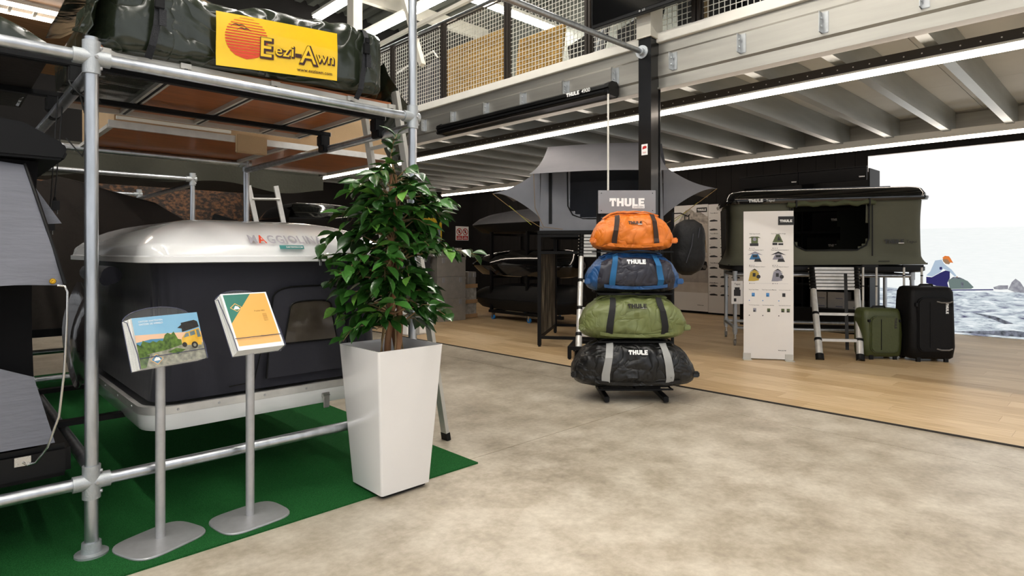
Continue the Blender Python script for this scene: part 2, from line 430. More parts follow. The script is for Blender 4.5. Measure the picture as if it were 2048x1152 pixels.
# ================================================================ left: pipe racks with roof tents
mat('ply', '#8a4b1e', .38, vscale=3, stretch=(1, 6, 1), col2='#a8622c', coat=.15)
mat('alu', '#d2d0cc', .4, .55, var=.08, vscale=20)
mat('alu_dull', '#c2bfb8', .5, .35, var=.08)
mat('vinyl', '#252b20', .2, var=.12, vscale=4, bump=.7, bscale=3.4, coat=.3, dist=.035, crease=True)
mat('strap', '#0d0f16', .6, bump=.3, bscale=200)
mat('black_plastic', '#080809', .45, spec=.25)
mat('yellow_print', '#f2c400', .3, coat=.4, var=.03)
mat('red_print', '#d8411c', .4, var=.02)
mat('brown_print', '#3a160c', .4, var=.02)
mat('beige_canvas', '#a58a68', .85, bump=.25, bscale=180, var=.05)
mat('olive_canvas', '#34342a', .85, bump=.3, bscale=40, var=.1)
mat('dark_canvas', '#2b241f', .9, bump=.3, bscale=30, var=.12)
mat('navy_canvas', '#20202a', .85, bump=.2, bscale=14, var=.12, vscale=3, sheen=.2)
mat('grey_canvas', '#6d6f78', .8, bump=.25, bscale=12, var=.06, stretch=(1, 1, 6))
mat('dark_grey_canvas', '#35363d', .85, bump=.25, bscale=12)
mat('gel_white', '#f1f1f0', .16, coat=.6, var=.01)
mat('glass_clear', '#f4f6f6', .05, trans=1., var=.0, spec=.4)
mat('acrylic', '#f4f7f8', .05, alpha=.04, var=.0)
mat('tent_black', '#0a0a0c', .85, spec=.15, bump=.2, bscale=12)
mat('satin_steel', '#b4b4b6', .4, .6, var=.06, vscale=30)
mat('rod_steel', '#c8c8c6', .25, 1)
mat('cable_black', '#0a0a0a', .5)
mat('brush_print', '#1d130c', .7, vscale=16, col2='#7c5230', stretch=(1, 1, 1.5), thresh=(.42, .75))
mat('paper_white', '#f2f1ee', .6, var=.01)

PR = .0238
def clamp(parent, p, axes, top=.065):
    p = Vector(p); m = MB()
    m.cyl(p-Vector((0, 0, top)), p+Vector((0, 0, top)), .0315, n=18)
    for a in axes:
        a = Vector(a); m.cyl(p, p+a*.062, .0310, n=18)
    o = m.build('clamp', 'clamp', parent)
    b = MB()
    for q, nr in ((p+Vector((.012, -.029, 0)), (.3, -1, 0)), (p+Vector((.028, -.012, top*.62)), (1, -.35, 0)), (p+Vector((.028, -.012, -top*.62)), (1, -.35, 0))):
        bolt(b, q, nr, .0085, .007)
    b.build('screw', 'satin_steel', o)
def flange(parent, x, y, z0):
    m = MB(); m.lathe([(.0, z0), (.058, z0), (.058, z0+.008), (.036, z0+.012), (.033, z0+.05), (.0, z0+.05)], 22, (x, y, 0)); m.build('base_flange', 'clamp', parent)
def pipe(parent, a, b, name='rail', r=PR): return MB().cyl(a, b, r, n=18).build(name, 'galv_pipe', parent)
XA, XBP, XL = .452, 1.971, -1.25
def rack(label, Ys, tops, lowz=.295, Z=1.97):
    t = thing('pipe_rack', label, 'rack', (.9, sum(Ys)/2, .008))
    for i, Y in enumerate(Ys):
        for X in (XL, XA, XBP):
            h = tops.get((i, X), Z+.06)
            pipe(t, (X, Y, .012), (X, Y, h), 'post'); flange(t, X, Y, .008)
            ax = [(-1, 0, 0), (1, 0, 0)] if X != XBP else [(-1, 0, 0), (.6, 0, 0)]
            clamp(t, (X, Y, Z), ax); clamp(t, (X, Y, lowz), ax)
        pipe(t, (XL-.03, Y, Z), (XBP+.03, Y, Z)); pipe(t, (XL-.03, Y, lowz), (XBP+.03, Y, lowz))
    for X in (XL, XA, XBP):
        pipe(t, (X, Ys[0], Z-.055), (X, Ys[1], Z-.055)); pipe(t, (X, Ys[0], lowz+.05), (X, Ys[1], lowz+.05))
    return t
r1 = rack('galvanised pipe rack with clamps in the foreground, carrying the green vinyl roof tent', (2.871, 5.40), {(0, XBP): 2.93, (0, XA): 2.05})
pipe(r1, (XBP, 2.871, 2.86), (4.735, 3.19, 3.055), 'stay_pipe')
m = MB(); m.cyl((4.738, 3.19, 3.055), (4.722, 3.188, 3.054), .06, n=20); m.cyl((4.722, 3.188, 3.054), (4.68, 3.183, 3.051), .034, n=18); m.build('wall_flange', 'clamp', r1)
clamp(r1, (XBP, 2.871, 2.86), [(1, .1, .05)])
for Y in (3.55, 4.45): MB().box(.1, 2.0, Y-.025, Y+.025, .375, .40).build('support_bar', 'black_steel', r1)
r2 = rack('galvanised pipe rack further back, in front of the thicket picture', (6.91, 9.2), {})

# cross bars under the first tent, with their pipe clips
for i, Y in enumerate((3.2, 3.9)):
    t = thing('roof_bar', ['black cross bar under the plywood base, nearer the front rail', 'black cross bar under the plywood base, further back'][i], 'bar', (1, Y, 2.0))
    MB().box(-1.3, 1.985, Y-.022, Y+.022, 2.003, 2.03).build('bar', 'black_steel', t, bevel=.004)
    for X in (XA, XBP-.03):
        m = MB(); m.box(X-.035, X+.035, Y-.03, Y+.03, 1.93, 2.003); m.box(X-.02, X+.02, Y-.04, Y+.04, 1.89, 1.94); m.build('clip', 'black_plastic', t, bevel=.006)
    MB().box(1.985, 1.988, Y-.022, Y+.022, 2.003, 2.03).build('end_cap', 'satin_steel', t)

# first tent: plywood base, packed green vinyl cover with yellow banner
t1 = thing('roof_tent', 'folded roof tent in shiny olive vinyl cover with yellow sunset banner', 'tent', (1.2, 3.6, 2.03))
MB().box(.50, 1.93, 3.03, 4.26, 2.058, 2.075).build('base_board', 'ply', t1)
for X in (.52, .83, 1.24, 1.66, 1.92):
    o = MB().box(X-.022, X+.022, 3.0, 4.25, 2.034, 2.058).build('base_profile', 'alu_dull', t1)
    MB().box(X-.007, X+.007, 3.0, 4.25, 2.032, 2.0345).build('groove', 'black_plastic', o)
for Y in (3.03, 4.255):
    MB().box(.49, 1.94, Y-.010, Y+.010, 2.03, 2.06).build('edge_profile', 'alu_dull', t1)
def wr(p, s, a, o=0): return noise.noise(Vector(p)*s+Vector((o, o*2, o)))*a
def zlift(x): return .045*(x-.5)/1.36
ring_n = 40
rings = []
xs = [.47+1.41*i/44 for i in range(45)]
for i, x in enumerate(xs):
    e = min((x-.47)/.10, (1.88-x)/.06, 1); k = max(.0, e)**.5
    hz = .168*(.35+.65*k)+.012*math.sin(x*5); hy = .60*(.72+.28*k)
    zc = 2.046+hz+zlift(x); R = []
    for p in rrect(hy, hz, .07*(.3+.7*k), 9):
        y, z = 3.56+p[0], zc+p[1]
        w = wr((x, y, z), 9, .018)+wr((x, y, z), 22, .008, 3)
        if p[0] < -hy*.93: w *= .85
        R.append((x+wr((x, y, z), 12, .01, 7), y-(w if p[0] < 0 else -w), z+(w if p[1] > 0 else 0)))
    rings.append(R)
MB().loft(rings).build('cover', 'vinyl', t1, smooth=60)
# peak of the fly and the hanging fly sheet at the back
def fly(u, v):
    x = .45+1.2*u; y = 3.35+.85*v; z = 2.40+zlift(x)+.30*max(0, 1-abs(u-.42)*2.6)*(.35+.65*v)
    return (x, y, z+wr((x, y, 0), 7, .02))
MB().grid(fly, 20, 8).build('fly_peak', 'vinyl', t1, smooth=60, thick=.004)
def fly2(u, v):
    a = Vector((1.87, 3.0+.3*u, 2.3-.05*u)); b = Vector((2.16+.06*u, 3.12+.32*u, 2.10-.34*u))
    p = a.lerp(b, v); return (p.x, p.y+wr(p, 8, .03), p.z-.05*math.sin(PI*v)+wr(p, 6, .03))
MB().grid(fly2, 14, 8).build('fly_sheet', 'vinyl', t1, smooth=60, thick=.004)
def gold(u, v):
    x = .44+.10*u; y = 2.93+.35*v; z = 2.08+.28*u+.10*v; return (x+wr((x, y, z), 14, .03), y, z+wr((x, y, z), 11, .03))
MB().grid(gold, 8, 10).build('folded_corner', 'vinyl', t1, smooth=60, thick=.004)
YF = 2.926
def fy(x, z): return YF-.004*math.sin((x-.9)*5.2)-.003*math.sin(z*26)
def skin(vs, d, x0, z0, tilt):                # flat print wrapped on the bag front
    o = []
    for a, b, c in vs:
        x = x0+a; z = z0+b+a*tilt; o.append((x, fy(x, z)-d, z))
    return o
px0, pz0, TL = .931, 2.055, .078
bw, bh = .60, .248
n = 24
m = MB(); m.grid(lambda u, v: skin([(bw*u, bh*v, 0)], .006, px0, pz0, TL)[0], 25, 10)
ban = m.build('banner', 'yellow_print', t1, thick=-.002)
# striped sun, birds, lettering
m = MB(); cxs, czs, rs = .135, .143, .098
zz = -rs; step = .0135
i = 0
while zz < rs:
    th = .0125*(1-.85*(zz+rs)/(2*rs)); za = zz; zb = min(zz+th, rs)
    wa = math.sqrt(max(0, rs*rs-za*za)); wb2 = math.sqrt(max(0, rs*rs-zb*zb))
    sg = 8
    vs = []
    for j in range(sg+1): vs.append((cxs-wa+2*wa*j/sg, czs+za, 0))
    for j in range(sg+1): vs.append((cxs-wb2+2*wb2*j/sg, czs+zb, 0))
    m.add(skin(vs, .0100, px0, pz0, TL), [(j, j+1, sg+2+j, sg+1+j) for j in range(sg)]); zz += step
m.build('sun_print', 'red_print', ban)
m = MB()
for bx, bz, s in ((.098, .196, 1), (.122, .182, .9)):
    for sx in (-1, 1):
        vs = []
        for j in range(7):
            u = j/6; xx = sx*.036*s*u; z1 = .010*s*math.sin(PI*u*.9)-.010*s*u
            vs += [(bx+xx, bz+z1-.0015, 0), (bx+xx, bz+z1+.0045*(1-u), 0)]
        m.add(skin(vs, .0112, px0, pz0, TL), [(2*j, 2*j+2, 2*j+3, 2*j+1) for j in range(6)])
m.build('bird_print', 'brown_print', ban)
brown = MB(); yel = MB()
for s, sz, x, z in (('E', .128, .222, .108), ('e', .08, .285, .108), ('z', .08, .322, .108), ('i', .08, .355, .112), ('-', .09, .382, .108), ('A', .125, .437, .104), ('w', .08, .51, .105), ('n', .08, .560, .105)):
    for bmx, bo, dx, dz, dep in ((brown, .010, .004, -.004, .0122), (yel, -.001, 0, 0, .0134)):
        vs, fs = text_geo(s, sz, bo*sz*6 if bmx is brown else .006*sz, 'CENTER')
        if bmx is yel and s == '-': continue
        bmx.add(skin([(a+x+dx, b+z+dz, 0) for a, b, c in vs], dep, px0, pz0, TL), fs)
vs, fs = text_geo('www.eeziawn.com', 1, .012, 'CENTER', fit=.19)
brown.add(skin([(a+.475, b+.03, 0) for a, b, c in vs], .0122, px0, pz0, TL), fs)
brown.build('lettering_shadow', 'brown_print', ban); yel.build('lettering', 'yellow_print', ban)
# straps with buckles
for X in (.70, 1.70):
    pts = []
    m = MB()
    zt = 2.41+zlift(X)
    path = [(X+.03, 3.3, zt+.0), (X+.02, 3.05, zt-.005), (X+.012, 2.955, zt-.03), (X+.008, 2.926, zt-.08), (X, 2.924, zt-.16), (X-.006, 2.927, zt-.24), (X-.02, 2.94, 2.09), (X-.03, 2.97, 2.04)]
    for a, b in zip(path, path[1:]): m.bar(a, b, .028, .004, (1, 0, 0) if False else (0, -1, .3))
    o = m.build('strap', 'strap', t1)
    m = MB(); m.box(X-.018, X+.02, 2.905, 2.924, zt-.17, zt-.115); m.box(X-.013, X+.015, 2.90, 2.906, zt-.115, zt-.085); m.build('buckle', 'black_plastic', o, bevel=.003)
    m = MB(); m.box(X+.0, X+.028, 2.912, 2.916, zt-.24, zt-.17); m.build('strap_tail', 'strap', o)

# packed olive tent at the far left of the rack, mostly cut by the picture edge
t0 = thing('roof_tent', 'packed olive roof tent above the black hard shell tent, cut by the left edge', 'tent', (-.4, 3.8, 2.03))
rings = []
for i in range(25):
    x = -1.25+1.60*i/24; k = min(1, (.36-x)/.5)**.6 if x < .36 else 0
    rings.append([(x, 3.85+p[0]+wr((x, p[0], p[1]), 6, .02), 2.045+.02+.17*k*.5*2*.55+p[1]*(.25+.75*k)+wr((x, p[0], 1), 7, .012)) for p in rrect(.62, .11, .06, 6)])
MB().loft(rings).build('cover', 'vinyl', t0, smooth=60)
MB().box(-1.25, .36, 3.25, 4.45, 2.032, 2.05).build('base_board', 'dark_canvas', t0)
# second tent: beige canvas on plywood with aluminium edges
t2 = thing('roof_tent', 'opened beige canvas roof tent on plywood base behind the vinyl covered tent', 'tent', (1.8, 5, 1.95))
MB().box(.8, 2.84, 4.42, 5.62, 1.995, 2.012).build('base_board', 'ply', t2)
for y in (4.41, 5.63): MB().box(.78, 2.86, y-.012, y+.012, 1.975, 2.02).build('edge_profile', 'alu', t2)
for x in (.79, 1.9, 2.85): MB().box(x-.015, x+.015, 4.42, 5.62, 1.972, 1.995).build('base_profile', 'alu_dull', t2)
def hip(mb, x0, x1, y0, y1, z0, z1, zr, ins):
    xm = (x0+x1)/2; ym = (y0+y1)/2
    def f(u, v):
        t = u*4; k = int(t) % 4; s = t-int(t)
        P = [(x0, y0), (x1, y0), (x1, y1), (x0, y1)]; a = P[k]; b = P[(k+1) % 4]
        x = a[0]+(b[0]-a[0])*s; y = a[1]+(b[1]-a[1])*s
        z = z0+(z1-z0)*min(1, v*2); q = max(0, v*2-1)
        x += (xm-x)*q*ins; y += (ym-y)*q; z += (zr-z1)*q
        w = .012*math.sin(s*PI*6)*math.sin(PI*min(1, v*2)); return (x+w, y+w+wr((x, y, z), 5, .015), z)
    mb.grid(f, 48, 9, True)
    return mb
hip(MB(), .82, 2.80, 4.46, 5.58, 2.015, 2.30, 2.85, .45).build('canvas', 'beige_canvas', t2, smooth=50)
o = MB().box(1.93, 2.10, 4.442, 4.446, 2.10, 2.21).build('label_patch', 'yellow_print', t2)
m = MB(); put_text(m, 'Jazz', .13, at(2.02, 4.441, 2.15, FACE_Y), .02, shear=.3); m.build('label_print', 'red_print', o)
MB().box(1.53, 1.74, 4.36, 4.40, 1.90, 2.03).build('beige_flap', 'beige_canvas', t2, bevel=.006)
MB().box(.82, 1.50, 4.39, 4.41, 2.03, 2.05).build('awning_rail', 'white_paint', t2)

# third tent: olive canvas on rack two
t3 = thing('roof_tent', 'drooping olive canvas roof tent on the further pipe rack', 'tent', (2.3, 7.5, 1.9))
MB().box(.3, 3.35, 6.98, 8.3, 1.995, 2.012).build('base_board', 'dark_canvas', t3)
def oliv(u, v):
    x = .25+3.2*u; y = 6.93+1.4*(v*.0); z = 2.14-.20*v-.02*math.sin(u*9)
    return (x+wr((u*5, v, 0), 2, .02), 6.93+.02*math.sin(u*22)*v, z-.03*math.sin(u*17)*v*v)
MB().grid(oliv, 50, 8).build('valance', 'olive_canvas', t3, smooth=60, thick=.004)
hip(MB(), .3, 3.4, 6.95, 8.3, 2.12, 2.18, 2.35, .4).build('canvas', 'olive_canvas', t3, smooth=50)
# dark tents in the depth of the racks
def dark_tent(label, M, w, d, prof, matn):
    t = thing('roof_tent', label, 'tent', tuple(M.translation))
    m = MB(M); n = len(prof)
    m.grid(lambda u, v: (lambda q: (q[0], d*v+.02*math.sin(u*20), q[1]+wr((u*4, v*3, 1), 2, .025)-.03*math.sin(PI*v)))(
        (lambda t: (lambda k, s: (prof[k][0]+(prof[k+1][0]-prof[k][0])*s, prof[k][1]+(prof[k+1][1]-prof[k][1])*s))(min(int(t), n-2), t-min(int(t), n-2)))(u*(n-1))), 6*(n-1)+1, 9)
    m.build('canvas', matn, t, smooth=50, thick=.006)
    m = MB(M); m.add([(p[0], 0, p[1]) for p in prof], [tuple(range(n))]); m.add([(p[0], d, p[1]) for p in prof], [tuple(range(n))]); m.build('end_wall', matn, t)
    MB(M).box(prof[0][0]-.03, prof[-1][0]+.03, -.02, d+.02, prof[0][1]-.06, prof[0][1]).build('base', 'black_steel', t)
    return t
dark_tent('dark brown tent standing behind the left pipe post', fr(.55, 5.75, 0), 1.5, 1.0, [(-.9, .62), (-.5, 1.55), (.15, 1.78), (.8, 1.62), (1.25, 1.34), (1.3, .62)], 'dark_canvas')
# thicket picture on the back wall
pm = MB().box(.6, 4.75, 12.72, 12.79, .3, 2.6).build('wall_picture', 'brush_print'); tag(pm, 'large autumn thicket photograph on the back wall behind the pipe racks', 'picture')

# hard-shell white tent
mg = thing('roof_tent', 'white hard shell pop-up tent with dark navy canvas and red lettered logo', 'tent', (1.33, 3.9, .35))
X0, X1, Y0, Y1 = .66, 2.02, 3.07, 5.05
cx, cy, ha, hb = (X0+X1)/2, (Y0+Y1)/2, (X1-X0)/2, (Y1-Y0)/2
Z0 = 1.150
rings = []
for z, ins in ((Z0, .012), (Z0+.004, 0), (Z0+.03, 0), (Z0+.036, .012)):
    rings.append([(cx+p[0], cy+p[1], z) for p in rrect(ha-ins, hb-ins, .13, 7)])
base = rrect(ha-.012, hb-.012, .13, 7)
for k in (.99, .97, .94, .9, .84, .76, .66, .54, .4, .25, .1):
    R = []
    for p in base:
        x, y = p[0]*k, p[1]*k
        u, v = abs(x)/ha, abs(y)/hb
        z = Z0+.036+.205*((max(0, 1-u**4.2))**.55)*((max(0, 1-v**3.4))**.5)
        R.append((cx+x, cy+y, z))
    rings.append(R)
lid = MB().loft(rings).build('top_shell', 'gel_white', mg, smooth=50)
# canvas
R2 = []
for j in range(9):
    v = j/8; z = .50+(.66)*v; ins = .07+.025*math.sin(PI*v)
    R = []
    for i, p in enumerate(rrect(ha-ins, hb-ins, .11, 12)):
        w = .006*math.sin(i*2.1+2*v)*math.sin(PI*v)
        R.append((cx+p[0]+w, cy+p[1]+w+wr((p[0]*3, v*2, p[1]*3), 2, .012), z))
    R2.append(R)
MB().loft(R2, False).build('canvas', 'navy_canvas', mg, smooth=50)
rings = [[(cx+p[0], cy+p[1], z) for p in rrect(ha-i_, hb-i_, .13, 7)] for z, i_ in ((.375, .06), (.378, .035), (.40, .025), (.455, .02), (.456, .06))]
MB().loft(rings).build('bottom_tray', 'gel_white', mg, smooth=50)
rings = [[(cx+p[0], cy+p[1], z) for p in rrect(ha-i_, hb-i_, .13, 7)] for z, i_ in ((.456, .022), (.456, .018), (.492, .018), (.492, .04), (.456, .04))]
rim = MB().loft(rings, False).build('rim', 'alu', mg, smooth=40)
b = MB()
for x in (.82, 1.0, 1.22, 1.44, 1.66, 1.88): bolt(b, (x, Y0+.018, .474), (0, -1, 0), .007, .004)
for y in (3.3, 3.6, 3.9, 4.2, 4.5): bolt(b, (X0+.018, y, .474), (-1, 0, 0), .007, .004)
b.build('rivet', 'satin_steel', rim)
def latch(x, y, z, s=1):
    m = MB(); m.box(x-.022*s, x+.022*s, y-.010, y, z-.02*s, z+.005); m.box(x-.017*s, x+.017*s, y-.018, y-.008, z-.075*s, z-.01*s); m.cyl((x-.02*s, y-.014, z-.008), (x+.02*s, y-.014, z-.008), .006, n=8)
    return m.build('latch', 'rod_steel', mg, bevel=.003)
latch(1.545, Y0+.012, .432); latch(1.505, Y0+.0, Z0+.012, .45)
# window flap: arched panel, clear pane, piping
yw = Y0+.062
def arch(xl, xr, z0, z1, top=.5, n=12):
    pts = [(xl-.03, z0), (xr+.03, z0)]
    r = (xr-xl)/2; c = (xl+xr)/2
    for i in range(n+1):
        t = PI*i/n; s = math.copysign(abs(math.cos(t))**.55, math.cos(t)); pts.append((c+r*s, z1-r*.45+r*.45*math.sin(t)**.6 if math.sin(t) > 0 else z1-r*.45))
    return pts
fl = MB(Matrix.Translation((0, yw, 0)) @ Matrix(((1, 0, 0, 0), (0, 0, -1, 0), (0, 1, 0, 0), (0, 0, 0, 1))))
fl.prism(arch(1.27, 1.68, .55, 1.02), 0, .012); wfl = fl.build('window_flap', 'navy_canvas', mg)
fl = MB(Matrix.Translation((0, yw-.013, 0)) @ Matrix(((1, 0, 0, 0), (0, 0, -1, 0), (0, 1, 0, 0), (0, 0, 0, 1))))
fl.prism(arch(1.36, 1.60, .72, .94), 0, .003); 
mat('smoke_pane', '#3c362f', .12, 0., vscale=5, col2='#575047', coat=.5)
fl.build('window_pane', 'smoke_pane', wfl)
ap = arch(1.27, 1.68, .55, 1.02); ap2 = arch(1.36, 1.60, .72, .94)
m = MB(); m.tube([(a, yw-.012, b) for a, b in ap[1:]+[ap[0]]], .005, 6); m.tube([(a, yw-.017, b) for a, b in ap2+[ap2[0]]], .0045, 6); m.build('piping', 'black_plastic', wfl)
m = MB(); m.tube([(1.06, yw-.004, .535), (1.18, yw-.004, .54), (1.24, yw-.006, .80)], .004, 6); m.build('flap_seam', 'black_plastic', mg)
# logo on the lid
mat('logo_grey', '#a39fa6', .4, var=.02); mat('teal', '#2a7f7c', .45, var=.03)
yl = Y0-.002
def lidY(z): # front of the shell leans back as it rises
    v = max(0, (z-Z0-.036)/.205)
    return Y0+.012+hb*(1-(max(0, 1-v**(1/.55)))**(1/2.6)) if v > 0 else Y0
def lidtext(s, w, xc, zc, mt, bold, name, parent, d=.004):
    vs, fs = text_geo(s, 1, bold, 'CENTER', 0, w)
    m = MB(); m.add([(xc+a, lidY((zc+b)+.02)-d, zc+b) for a, b, c in vs], fs); return m.build(name, mt, parent)
def shell_y(x, z):                            # solve the shell surface for its front y at (x, z)
    u = abs(x-cx)/ha; A = .205*((max(1e-4, 1-u**4.2))**.55); q = (z-Z0-.036)/A
    if q <= 0: return Y0+.01
    q = min(q, .98); v = (1-q**(1/.5))**(1/3.4); return cy-v*hb
def lid_geo(vs, fs, xc, zc, d):
    return [(xc+a, shell_y(xc+a, zc+b)-d, zc+b) for a, b, c in vs], fs
m = MB()
word = 'MAGGIOLINA'; xx = 0
W_ = []
for ch in word:
    vs, fs = text_geo(ch, .058, .0012, 'LEFT'); x1 = max(v[0] for v in vs); W_.append((ch, vs, fs, xx)); xx += x1+.006
red = MB()
for i, (ch, vs, fs, x_) in enumerate(W_):
    g_ = lid_geo([(a+x_-xx/2, b, c) for a, b, c in vs], fs, 1.345, 1.266, .013)
    (red if i == 1 else m).add(*g_)
m.build('logo', 'logo_grey', lid); red.build('logo_accent', 'red_print', lid)
st = MB(); st.grid(lambda u, v: (1.29+.13*u, shell_y(1.29+.13*u, 1.218+.02*v)-.009, 1.218+.02*v), 8, 4); stk = st.build('sticker', 'teal', lid)
vs, fs = text_geo('DAKTENTEN.COM', 1, .015, 'CENTER', 0, .088)
m = MB(); m.add(*lid_geo([(a, b, c) for a, b, c in vs], fs, 1.368, 1.228, .012)); m.build('sticker_text', 'paper_white', lid)
# side: rolled window cover, loose clear curtain
m = MB(); 
for k in range(3): m.tube([(.655-.012*k, 3.62, 1.085-.012*k), (.655, 4.25, 1.085)], .045-.008*k, 12)
m.build('rolled_cover', 'navy_canvas', mg)
def curt(u, v):
    y = 3.95+.6*u; z = .52+.5*v; return (.64-.07*math.sin(PI*v)*math.sin(u*7)-.05*(1-v), y, z-.10*(1-v)*math.sin(PI*u))
mat('pvc_film', '#3a3433', .18, coat=.4, bump=.4, bscale=9)
MB().grid(curt, 16, 10).build('loose_curtain', 'pvc_film', mg, smooth=60, thick=.003)

# ---- black hard-shell wedge tent at the far left with grey awning
lt = thing('roof_tent', 'black hard shell tent with grey awning at the left edge of the photo', 'tent', (-.3, 3.5, .3))
m = MB(); m.prism([(-1.3, 1.565), (.375, 1.565), (.39, 1.60), (.375, 1.635), (.25, 1.70), (-1.3, 1.86)], -4.25, -2.955, Matrix(((1, 0, 0, 0), (0, 0, -1, 0), (0, 1, 0, 0), (0, 0, 0, 1)))); m.build('lid', 'black_steel', lt, bevel=.01)
MB().box(-1.0, .14, 2.935, 2.957, 1.60, 1.625).build('lid_handle', 'black_plastic', lt)
def body(u, v):
    P = [(-1.2, 3.02), (.30, 3.02), (.30, 4.2), (-1.2, 4.2)]; t = u*4; k = int(t) % 4; s = t-int(t); a = P[k]; b2_ = P[(k+1) % 4]
    return (a[0]+(b2_[0]-a[0])*s-.02*math.sin(PI*v), a[1]+(b2_[1]-a[1])*s+.01*math.sin(s*12), .44+1.12*v)
MB().grid(body, 40, 9, True).build('canvas', 'tent_black', lt, smooth=50)
MB().box(-1.3, .40, 2.96, 4.25, .31, .44).build('base', 'black_plastic', lt, bevel=.02)
def awn(u, v):                                # v 0 top .. 1 hem
    xr = .255+.105*v; xl = -1.0-.1*v
    x = xl+(xr-xl)*u; y = 3.0-.16*v-.02*math.sin(PI*v); z = 1.545-.465*v-.015*math.sin(u*PI)*v
    return (x, y+.008*math.sin(u*30+v*9)*v, z+.006*math.sin(u*23))
MB().grid(awn, 40, 14).build('awning', 'grey_canvas', lt, smooth=60, thick=.003)
m = MB(); m.tube([(.258+.105*v, 3.0-.163*v-.02*math.sin(PI*v), 1.545-.465*v) for v in [i/8 for i in range(9)]], .006, 6); m.build('awning_zip', 'black_plastic', lt)
m = MB(); m.add([(.285, 3.0, 1.46), (.30, 2.98, 1.31), (.365, 2.945, 1.315)], [(0, 1, 2)]); m.build('rain_flap', 'grey_canvas', lt, thick=.003)
m = MB(); m.add([(-.3, 2.95, .98), (.28, 2.955, .72), (.345, 2.95, .455), (-.6, 2.95, .455)], [(0, 1, 2, 3)]); m.build('lower_skirt', 'grey_canvas', lt, thick=.004)
m = MB(); m.lathe([(.0, 0), (.011, 0), (.009, .004), (.004, .0045), (.0, .002)], 14, M=at(.325, 2.833, 1.092, FACE_Y)); mat('brass', '#c79a2a', .35, .8); m.build('grommet', 'brass', lt)
m = MB(); m.tube([(.34, 2.84, 1.075), (.362, 2.835, 1.072), (.369, 2.83, 1.05), (.368, 2.83, .95), (.36, 2.83, .75), (.345, 2.84, .58), (.315, 2.88, .46), (.285, 2.93, .395), (.262, 2.955, .385), (.247, 2.952, .40)], .0045, 8); m.build('awning_rod', 'rod_steel', lt)
m = MB(); m.box(.222, .272, 2.952, 2.958, .385, .42)
for dx in (-.017, .017):
    for dz in (-.01, .01): bolt(m, (.247+dx, 2.952, .4025+dz), (0, -1, 0), .005, .003)
m.build('rod_bracket', 'rod_steel', lt)
# power plugs hanging on black cables beside the black tent
for i, (x, y, z0, z1, lb) in enumerate(((.415, 3.55, 1.9, 1.40, 'black power plug hanging highest beside the grey awning'), (.385, 3.45, 1.9, 1.30, 'lower black power plug hanging on a cable beside the grey awning'))):
    t = thing('power_plug', lb, 'plug', (x, y, z1), group='plugs hanging by the black tent')
    MB().tube([(x+.03, y, z0+.02), (x+.02, y, 1.75), (x, y, z1+.06)], .003, 6).build('cable', 'cable_black', t)
    m = MB(); m.box(x-.018, x+.018, y-.012, y+.012, z1, z1+.045); m.cyl((x, y, z1+.045), (x, y, z1+.065), .008, .004, 8); m.build('housing', 'black_plastic', t, bevel=.005)
    m = MB(); m.cyl((x-.009, y, z1), (x-.009, y, z1-.018), .0025, n=6); m.cyl((x+.009, y, z1), (x+.009, y, z1-.018), .0025, n=6); m.build('pin', 'rod_steel', t)
# cable and bare wires slung at the clamp
t = MB(); t.tube([(.46+.05*math.sin(i*.7), 3.02+.12*i/9, 1.90-.06*math.sin(i*.6)-.04*i/9) for i in range(10)], .0035, 6); t.tube([(.44, 3.1, 1.9), (.49, 3.15, 1.72), (.47, 3.2, 1.62), (.42, 3.25, 1.7)], .0035, 6)
tag(t.build('cable', 'cable_black'), 'black cable looped round the pipe behind the front post', 'cable')
t = MB(); t.tube([(.02, 3.05, 1.94), (.08, 3.1, 1.80), (.2, 3.2, 1.68), (.40, 3.35, 1.60)], .003, 6); tag(t.build('tie_wire', 'rod_steel'), 'thin white tie wire sagging under the left rail', 'wire')

# ladder leaning on the right end of the rack
ld = thing('ladder', 'pale aluminium ladder leaning on the pipe rack behind the planter', 'ladder', (2.37, 3.26, 0))
for y in (3.08, 3.46):
    MB().bar((2.37, y, .015), (1.99, y, 2.16), .025, .055, (0, 1, 0)).build('rail', 'alu_dull', ld)
    MB().bar((2.374, y, .0), (2.365, y, .05), .03, .06, (0, 1, 0)).build('foot', 'black_plastic', ld)
for i in range(7):
    z = .25+.27*i; x = 2.37-.38*(z/2.16); MB().cyl((x, 3.08, z), (x, 3.46, z), .013, n=10).build('rung', 'alu_dull', ld)
# small ladder, roof box and dark lid seen over the white shell
t = thing('ladder', 'small aluminium ladder under the olive canvas tent', 'ladder', (2.9, 7.0, 0))
for dx in (0, .34): MB().bar((2.95+dx*.7, 6.88-dx*.5, .012), (2.55+dx*.7, 6.92-dx*.5, 1.95), .03, .05).build('rail', 'alu', t)
for z in (.3, .6, .9, 1.2, 1.5, 1.8): MB().cyl((2.95-.4*z/1.95, 6.88, z), (3.19-.4*z/1.95, 6.71, z), .014, n=8).build('rung', 'alu', t)
